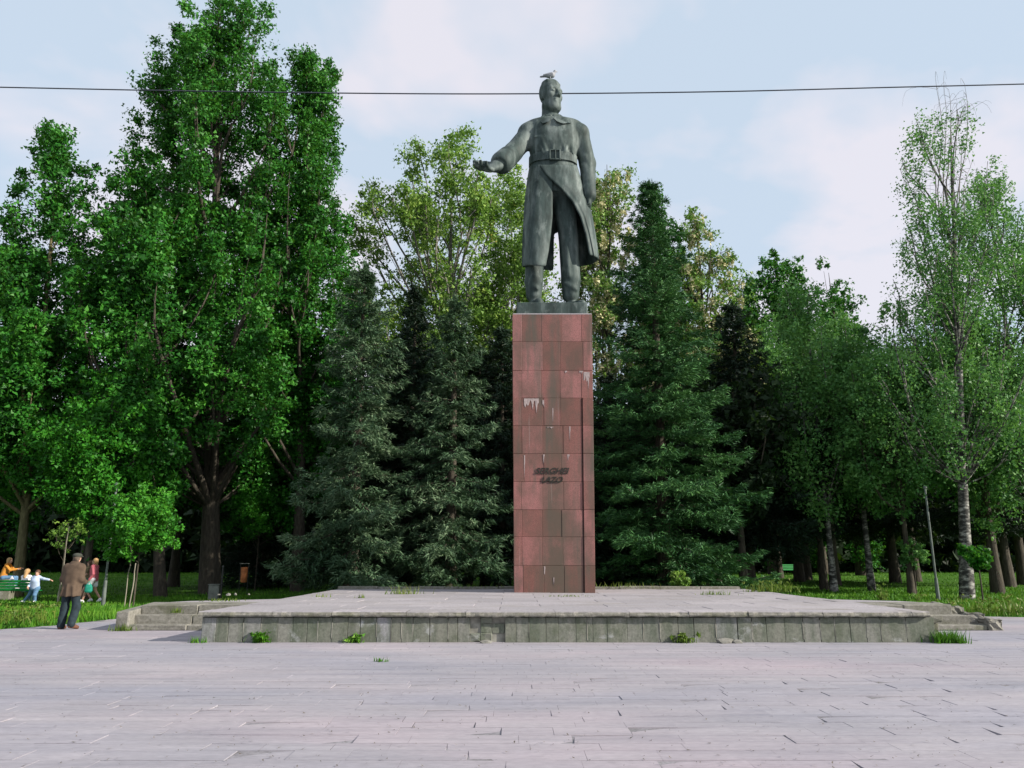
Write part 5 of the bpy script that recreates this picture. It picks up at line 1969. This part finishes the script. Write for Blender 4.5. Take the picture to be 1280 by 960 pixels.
# ---------------------------------------------------------------- benches, bin, poles, stakes, cable
def bench(label, x, y, rz, w=1.8, group=None):
    o = empty('park_bench', label, 'bench', (x, y, 0), rz, group)
    for i in range(4):
        link('back_slat', box_mesh('back_slat', (w, .028, .085), .006), 'green_paint', o, (0, .25 + i * .025, .50 + i * .105), (-.2, 0, 0))
    for i in range(4):
        link('seat_slat', box_mesh('seat_slat', (w, .085, .03), .006), 'green_paint', o, (0, -.20 + i * .115, .45))
    for s in (-1, 1):
        bm = bmesh.new()
        xx = s * (w / 2 - .16)
        add_box(bm, (xx, -.19, .22), (.045, .05, .44))
        add_box(bm, (xx, .0, .415), (.045, .50, .035))
        add_box(bm, (xx, .23, .21), (.045, .05, .43))
        add_box(bm, (xx, .30, .64), (.045, .03, .46), Matrix.Rotation(-.2, 3, 'X'))
        add_box(bm, (xx, -.02, .64), (.05, .46, .03))
        add_box(bm, (xx, -.21, .54), (.04, .03, .2))
        link('bench_frame', bm_mesh('bench_frame', bm), 'iron', o)
    return o


def rod(name, label, cat, a, b, r, mt, part='rod_shaft', sides=8, group=None, wob=0.0):
    a, b = np.array(a, float), np.array(b, float)
    o = empty(name, label, cat, tuple(a), 0, group)
    pts = np.linspace(a, b, 7) - a
    if wob:
        rng = np.random.default_rng(int(abs(a[0] * 100)) + 1)
        pts[1:-1, :2] += rng.normal(0, wob, (5, 2))
    me = fast_mesh(part, *tube(pts, np.linspace(r, r * .85, 7), sides), True)
    link(part, me, mt, o)
    return o


def build_furniture():
    # poles
    for px, tpx, D, tp, lab, r in ((128.5, 140.5, 29, 606, 'thin grey pole standing on the left lawn near the young maple', .045), (1173, 1163, 33, 610, 'thin grey pole on the lawn left of the thick birch', .05)):
        x = xat(px, D)
        h = zat(tp, D)
        o = rod('park_pole', lab, 'pole', (x, D, -.1), (x, D, h), r, 'pole', 'pole_shaft')
        link('base_sleeve', fast_mesh('base_sleeve', *tube(np.array([[0, 0, 0], [0, 0, .5], [0, 0, 1.0]]), np.array([r * 1.7, r * 1.6, r * 1.35]), 8), True), 'pole', o)
        link('pole_cap', fast_mesh('pole_cap', *tube(np.array([[0, 0, h + .08], [0, 0, h + .14], [0, 0, h + .2]]), np.array([r * 1.5, r * 1.7, .01]), 8), True), 'pole', o)
    # stakes
    g = 'thin wooden stakes supporting saplings'
    for px, D, tp, r, lab in ((155, 27.9, 697, .019, 'thin pale stake behind the young maple stem, left one of the pair'), (161.5, 26.6, 704, .02, 'thin pale stake in front of the young maple, right one of the pair'), (72.5, 29.6, 658, .02, 'tall thin stake rising behind the shoulder of the man in brown coat'),
                              (70, 28.4, 730, .024, 'short pale stake in the grass beside the man in brown coat')):
        x = xat(px, D)
        o = rod('wooden_stake', lab, 'stake', (x, D, -.1), (x + .05, D, zat(tp, D)), r, 'stake', 'stake_shaft', 6, g, .012)
    # orange litter bin hung in a frame
    D = 36
    x = xat(303, D)
    zb, zt = zat(728, D), zat(709, D)
    o = empty('litter_bin', 'orange litter bin hanging on a dark stand in the shade under the poplars', 'litter bin', (x, D, 0))
    a = np.linspace(0, 2 * PI, 17)[:-1]
    prof = [(.115, zb), (.14, zb + .03), (.15, (zb + zt) / 2), (.16, zt - .02), (.165, zt), (.15, zt), (.14, zt - .05), (.11, zb + .06)]
    V = np.concatenate([np.stack([np.cos(a) * r, np.sin(a) * r, np.full(16, z)], 1) for r, z in prof])
    F = []
    for i in range(len(prof) - 1):
        for j in range(16):
            F.append((i * 16 + j, i * 16 + (j + 1) % 16, (i + 1) * 16 + (j + 1) % 16, (i + 1) * 16 + j))
    link('bin_bucket', fast_mesh('bin_bucket', V, np.array(F), True), 'rust_bin', o)
    for s in (-1, 1):
        link('bin_stand', fast_mesh('bin_stand', *tube(np.array([[s * .185, 0, 0], [s * .185, 0, zt + .1], [s * .17, 0, zt + .16]]), np.array([.014, .014, .012]), 6), True), 'dark_metal', o)
    link('bin_lid', box_mesh('bin_lid', (.40, .28, .03), .01), 'box_grey', o, (0, 0, zt + .16))
    # grey cabinet and post
    D = 32
    x = xat(267.5, D)
    o = empty('utility_cabinet', 'small grey metal cabinet in the shade at the foot of the poplar trunk', 'cabinet', (x, D, 0))
    link('cabinet_body', box_mesh('cabinet_body', (.42, .32, .62), .015), 'box_grey', o, (0, 0, .34))
    link('cabinet_door', box_mesh('cabinet_door', (.36, .02, .5), .004), 'box_grey', o, (0, -.172, .35))
    link('cabinet_roof', box_mesh('cabinet_roof', (.48, .38, .03), .008), 'box_grey', o, (0, 0, .668))
    link('cabinet_foot', box_mesh('cabinet_foot', (.44, .34, .06), .006), 'concrete', o, (0, 0, .02))
    o = rod('short_post', 'short dark post standing beside the grey cabinet', 'post', (xat(276.5, D), D - .1, -.05), (xat(276.5, D), D - .1, 1.35), .045, 'dark_metal', 'post_shaft')
    link('post_cap', fast_mesh('post_cap', *tube(np.array([[0, 0, 1.4], [0, 0, 1.43], [0, 0, 1.47]]), np.array([.055, .06, .01]), 8), True), 'dark_metal', o)
    # benches in the shade
    bench('small green bench in the shade under the largest grey-green spruce', xat(466, 37), 37, .2, 1.7).location.z = float(lawn_z(37))
    bench('bright green bench far away on the sunny lawn right of the spruces', xat(990, 58), 58, .15, 2.0).location.z = float(lawn_z(58))
    # the cable across the sky
    D = 31
    pts = []
    for px, py in ((-520, 97), (-200, 104.5), (0, 109), (250, 114), (500, 117), (690, 117), (900, 114.5), (1100, 109.5), (1280, 105), (1500, 98.5), (1850, 86)):
        pts.append(at(px, py, D))
    cv = smooth_curve(pts, 80)
    o = empty('overhead_cable', 'dark overhead cable sagging across the sky behind the statue head', 'cable', tuple(cv[0]))
    link('cable_strand', fast_mesh('cable_strand', *tube(cv - cv[0], .028, 6), True), 'wire', o)
    # rubble
    rng = random.Random(4)
    for i, (px, py, s, lab) in enumerate(((906, 797, .20, 'flat broken piece of stone leaning at the platform foot'), (921, 799, .13, 'small broken stone lying right of the flat one at the platform foot'), (607, 797, .13, 'broken corner of cladding lying below the damaged panels'))):
        D = gd(py + 4)
        bm = bmesh.new()
        bmesh.ops.create_icosphere(bm, subdivisions=1, radius=1)
        for v in bm.verts:
            v.co = Vector((v.co.x * s * rng.uniform(.7, 1.3), v.co.y * s * .6 * rng.uniform(.7, 1.2), max(-.02, v.co.z * s * .5 * rng.uniform(.6, 1.3))))
        D = min(D, FRONT - .12)
        tag(link('broken_stone', bm_mesh('broken_stone', bm), 'rubble', None, (xat(px, D), D, .02)), lab, 'stone')
    # the line of rubble behind the left stairs
    where = ('leftmost', 'second from the left', 'third from the left', 'rightmost')
    for i, px in enumerate((271, 283, 292, 309)):
        D = 23.6 + rng.uniform(-.2, .2)
        s = rng.uniform(.04, .075)
        bm = bmesh.new()
        bmesh.ops.create_icosphere(bm, subdivisions=1, radius=1)
        for v in bm.verts:
            v.co = Vector((v.co.x * s * rng.uniform(.7, 1.3), v.co.y * s * rng.uniform(.7, 1.2), v.co.z * s * .7 * rng.uniform(.6, 1.3)))
        zb = .66 if xat(px, D) > XL else .30
        tag(link('broken_stone', bm_mesh('broken_stone', bm), 'rubble', None, (xat(px, D), D, .62)), 'broken stone, %s of the row behind the left stairs' % where[i], 'stone', 'broken stones behind the left stairs')


# ---------------------------------------------------------------- grass and weeds
def blades(rng, base, hmin, hmax, w, lean=.45):
    n = len(base)
    h = rng.uniform(hmin, hmax, n)
    a = rng.uniform(0, 2 * PI, n)
    d = np.stack([np.cos(a), np.sin(a), np.zeros(n)], 1)
    b = rng.uniform(0, 2 * PI, n)
    l = np.stack([np.cos(b), np.sin(b), np.zeros(n)], 1) * (h * lean * rng.random(n))[:, None]
    ww = (w * rng.uniform(.6, 1.4, n))[:, None]
    up = np.array([0, 0, 1.0]) * h[:, None]
    return np.stack([base - d * ww, base + d * ww, base + l + up], 1).reshape(-1, 3)


def build_grass():
    rng = np.random.default_rng(21)
    # long lit grass: left lawn, right lawn, strip behind
    pts = []

    def scatter(n, x0, x1, y0, y1, test=None):
        p = np.stack([rng.uniform(x0, x1, n), rng.uniform(y0, y1, n), np.full(n, -.03)], 1)
        p[:, 2] = lawn_z(p[:, 1])
        vis = np.abs(p[:, 0]) < .70 * p[:, 1] + 1.5
        p = p[vis]
        keep = np.array([not in_poly(a, b, PLAZA_IN) for a, b, c in p])
        p = p[keep]
        inside = (p[:, 0] > XL - .1) & (p[:, 0] < XR) & (p[:, 1] < BACK + .1) & (p[:, 1] > FRONT)
        wing = ((p[:, 0] > -9.3) & (p[:, 0] <= XL) & (p[:, 1] < 21.4)) | ((p[:, 0] < 11.4) & (p[:, 0] >= XR) & (p[:, 1] < 21.4))
        return p[~inside & ~wing]
    near = np.concatenate([scatter(26000, -26, -6, 17, 27), scatter(9000, 8, 28, 20, 28)])
    far = np.concatenate([scatter(34000, -30, 0, 26, 36), scatter(30000, -6, 34, 26, 42), scatter(24000, -40, 45, 36, 70)])
    v = np.concatenate([blades(rng, near, .08, .26, .018, .7), blades(rng, far, .05, .15, .03, .7)])
    link('grass', fast_mesh('grass', v, np.arange(len(v)).reshape(-1, 3)), 'grass', None, kind='stuff')

    def tuft(label, px, py, z, n, h, r, mt='weed', group=None, D=None, cat='weed', name='weed_tuft', leafy=0):
        D = D or gd(py, z)
        x = xat(px, D, z)
        p = rng.normal(0, 1, (n, 3)) * np.array([r, r * .5, 0])
        tri = blades(rng, p, h * .35, h, .012 if h < .35 else .02, .8)
        if leafy:
            c = rng.normal(0, 1, (leafy, 3)) * np.array([r, r * .6, 0]) + np.array([0, 0, 1]) * rng.uniform(.03, h, leafy)[:, None]
            lv = leaves(rng, c, 3, .05, .085, 0, .7, .9)
        f = [tuple(range(3 * i, 3 * i + 3)) for i in range(len(tri) // 3)]
        me = bpy.data.meshes.new(name)
        verts = [tuple(a) for a in tri]
        if leafy:
            off = len(verts)
            verts += [tuple(a) for a in lv]
            f += [tuple(range(off + 3 * i, off + 3 * i + 3)) for i in range(len(lv) // 3)]
        me.from_pydata(verts, [], f)
        o = link(name, me, mt, None, (x, D, z))
        tag(o, label, cat, group)
        if r >= .25 and name == 'weed_tuft':
            o['kind'] = 'stuff'
        return o
    G = 'weeds growing around the monument platform'
    D0 = FRONT - .06
    tuft('bushy green weed at the foot of the front wall near its left end', 325, 800, 0, 60, .22, .10, 'grass', G, D0, leafy=26)
    tuft('low green weed at the wall foot, second from the left end', 443, 800, 0, 45, .15, .11, 'grass', G, D0, leafy=18)
    tuft('bright yellow-green weed at the wall foot right of the middle', 855, 800, 0, 60, .18, .13, 'weed', G, D0, leafy=20)
    tuft('rounded tuft of long grass at the right front corner of the platform', 1186, 801, 0, 420, .30, .15, 'grass', G, D0 - .02, 'grass tuft', 'grass_tuft')
    tuft('small weed at the left front corner of the platform', 247, 800, 0, 50, .16, .10, 'grass', G, D0)
    tuft('weed at the foot of the left stair cheek wall', 154, 786, 0, 70, .20, .14, 'weed', G, STAIR - .1)
    tuft('weed sprouting on the left steps', 221, 770, .38, 40, .16, .07, 'weed', G, STAIR + .33)
    tuft('pale weed clump on the platform left of the pedestal by the back kerb', 506, 744, PL_Z, 90, .32, .26, 'weed', G, 24.5)
    tuft('flat weed patch on the left part of the platform', 278, 752, PL_Z, 60, .10, .26, 'weed', G, 20.2)
    tuft('small weed on the platform between the left stairs and the pedestal', 400, 748, PL_Z, 30, .14, .14, 'weed', G, 22.5)
    tuft('tiny weed on the platform, left of the one before the pale clump', 452, 749, PL_Z, 26, .16, .08, 'weed', G, 22.0)
    tuft('yellow weed patch on the platform right of the pedestal', 893, 745, PL_Z, 80, .16, .28, 'weed', G, 24.0)
    tuft('large light-green weed clump at the back right of the platform', 968, 741, PL_Z, 160, .42, .34, 'weed', G, 26.2, leafy=30)
    tuft('single upright thistle-like weed on the right part of the platform', 1104, 748, PL_Z, 24, .42, .07, 'weed', G, 20.9, leafy=8)
    tuft('small weed beside the top of the right stairs', 1202, 757, PL_Z, 20, .18, .12, 'weed', G, 19.9)
    tuft('tiny thin weed near the right end of the platform', 1148, 751, PL_Z, 12, .30, .03, 'weed', G, 20.4)
    w1 = tuft('row of small weeds along the back kerb right of the pedestal', 775, 739, PL_Z + .08, 60, .22, .55, 'weed', None, BACK - .3)
    w2 = tuft('row of small weeds along the back kerb left of the pedestal', 590, 739, PL_Z + .08, 60, .18, .8, 'weed', None, BACK - .3)
    w3 = tuft('weed growing in the crack before the pedestal', 706, 747, PL_Z, 60, .07, .35, 'weed', None, 22.8)
    tuft('small green weed sprouting between paving stones in front of the platform', 477, 827, 0, 30, .10, .06, 'grass', G, 13.2)
    w4 = tuft('tall leafy weeds on the right lawn edge beside the broken steps', 1255, 764, 0, 260, .55, .9, 'weed', None, 24.6, leafy=120)
    w5 = tuft('tall weeds on the left lawn edge near the left photo edge', 22, 774, 0, 220, .48, .7, 'weed', None, 21.2, leafy=90)
    for w in (w1, w2, w3, w4, w5):
        w['kind'] = 'stuff'
        w.name = 'ground_weeds'


def build_litter():
    """grit, dry leaves and moss specks lying on the paving"""
    rng = np.random.default_rng(31)
    n = 1500
    D = 6.4 + 10.0 * rng.random(n) ** 1.3
    x = rng.uniform(-1, 1, n) * D * .72
    p = np.stack([x, D, np.full(n, .006)], 1)
    a = rng.uniform(0, 2 * PI, n)
    s = rng.uniform(.006, .022, n)[:, None]
    d = np.stack([np.cos(a), np.sin(a), rng.uniform(-.1, .25, n)], 1)
    e = np.stack([-np.sin(a), np.cos(a), rng.uniform(-.1, .25, n)], 1)
    v = np.stack([p - d * s, p + e * s * .7, p + d * s * 1.1 + [0, 0, .006]], 1).reshape(-1, 3)
    link('leaf_litter', fast_mesh('leaf_litter', v, quads(v)), 'litter', None, kind='stuff')


PLAZA_IN = [(x, y) for x, y in PLAZA]


build_ground()
build_platform()
Z_TOP = build_pedestal()
build_statue(Z_TOP)
build_trees()
build_people()
build_furniture()
build_grass()
build_litter()
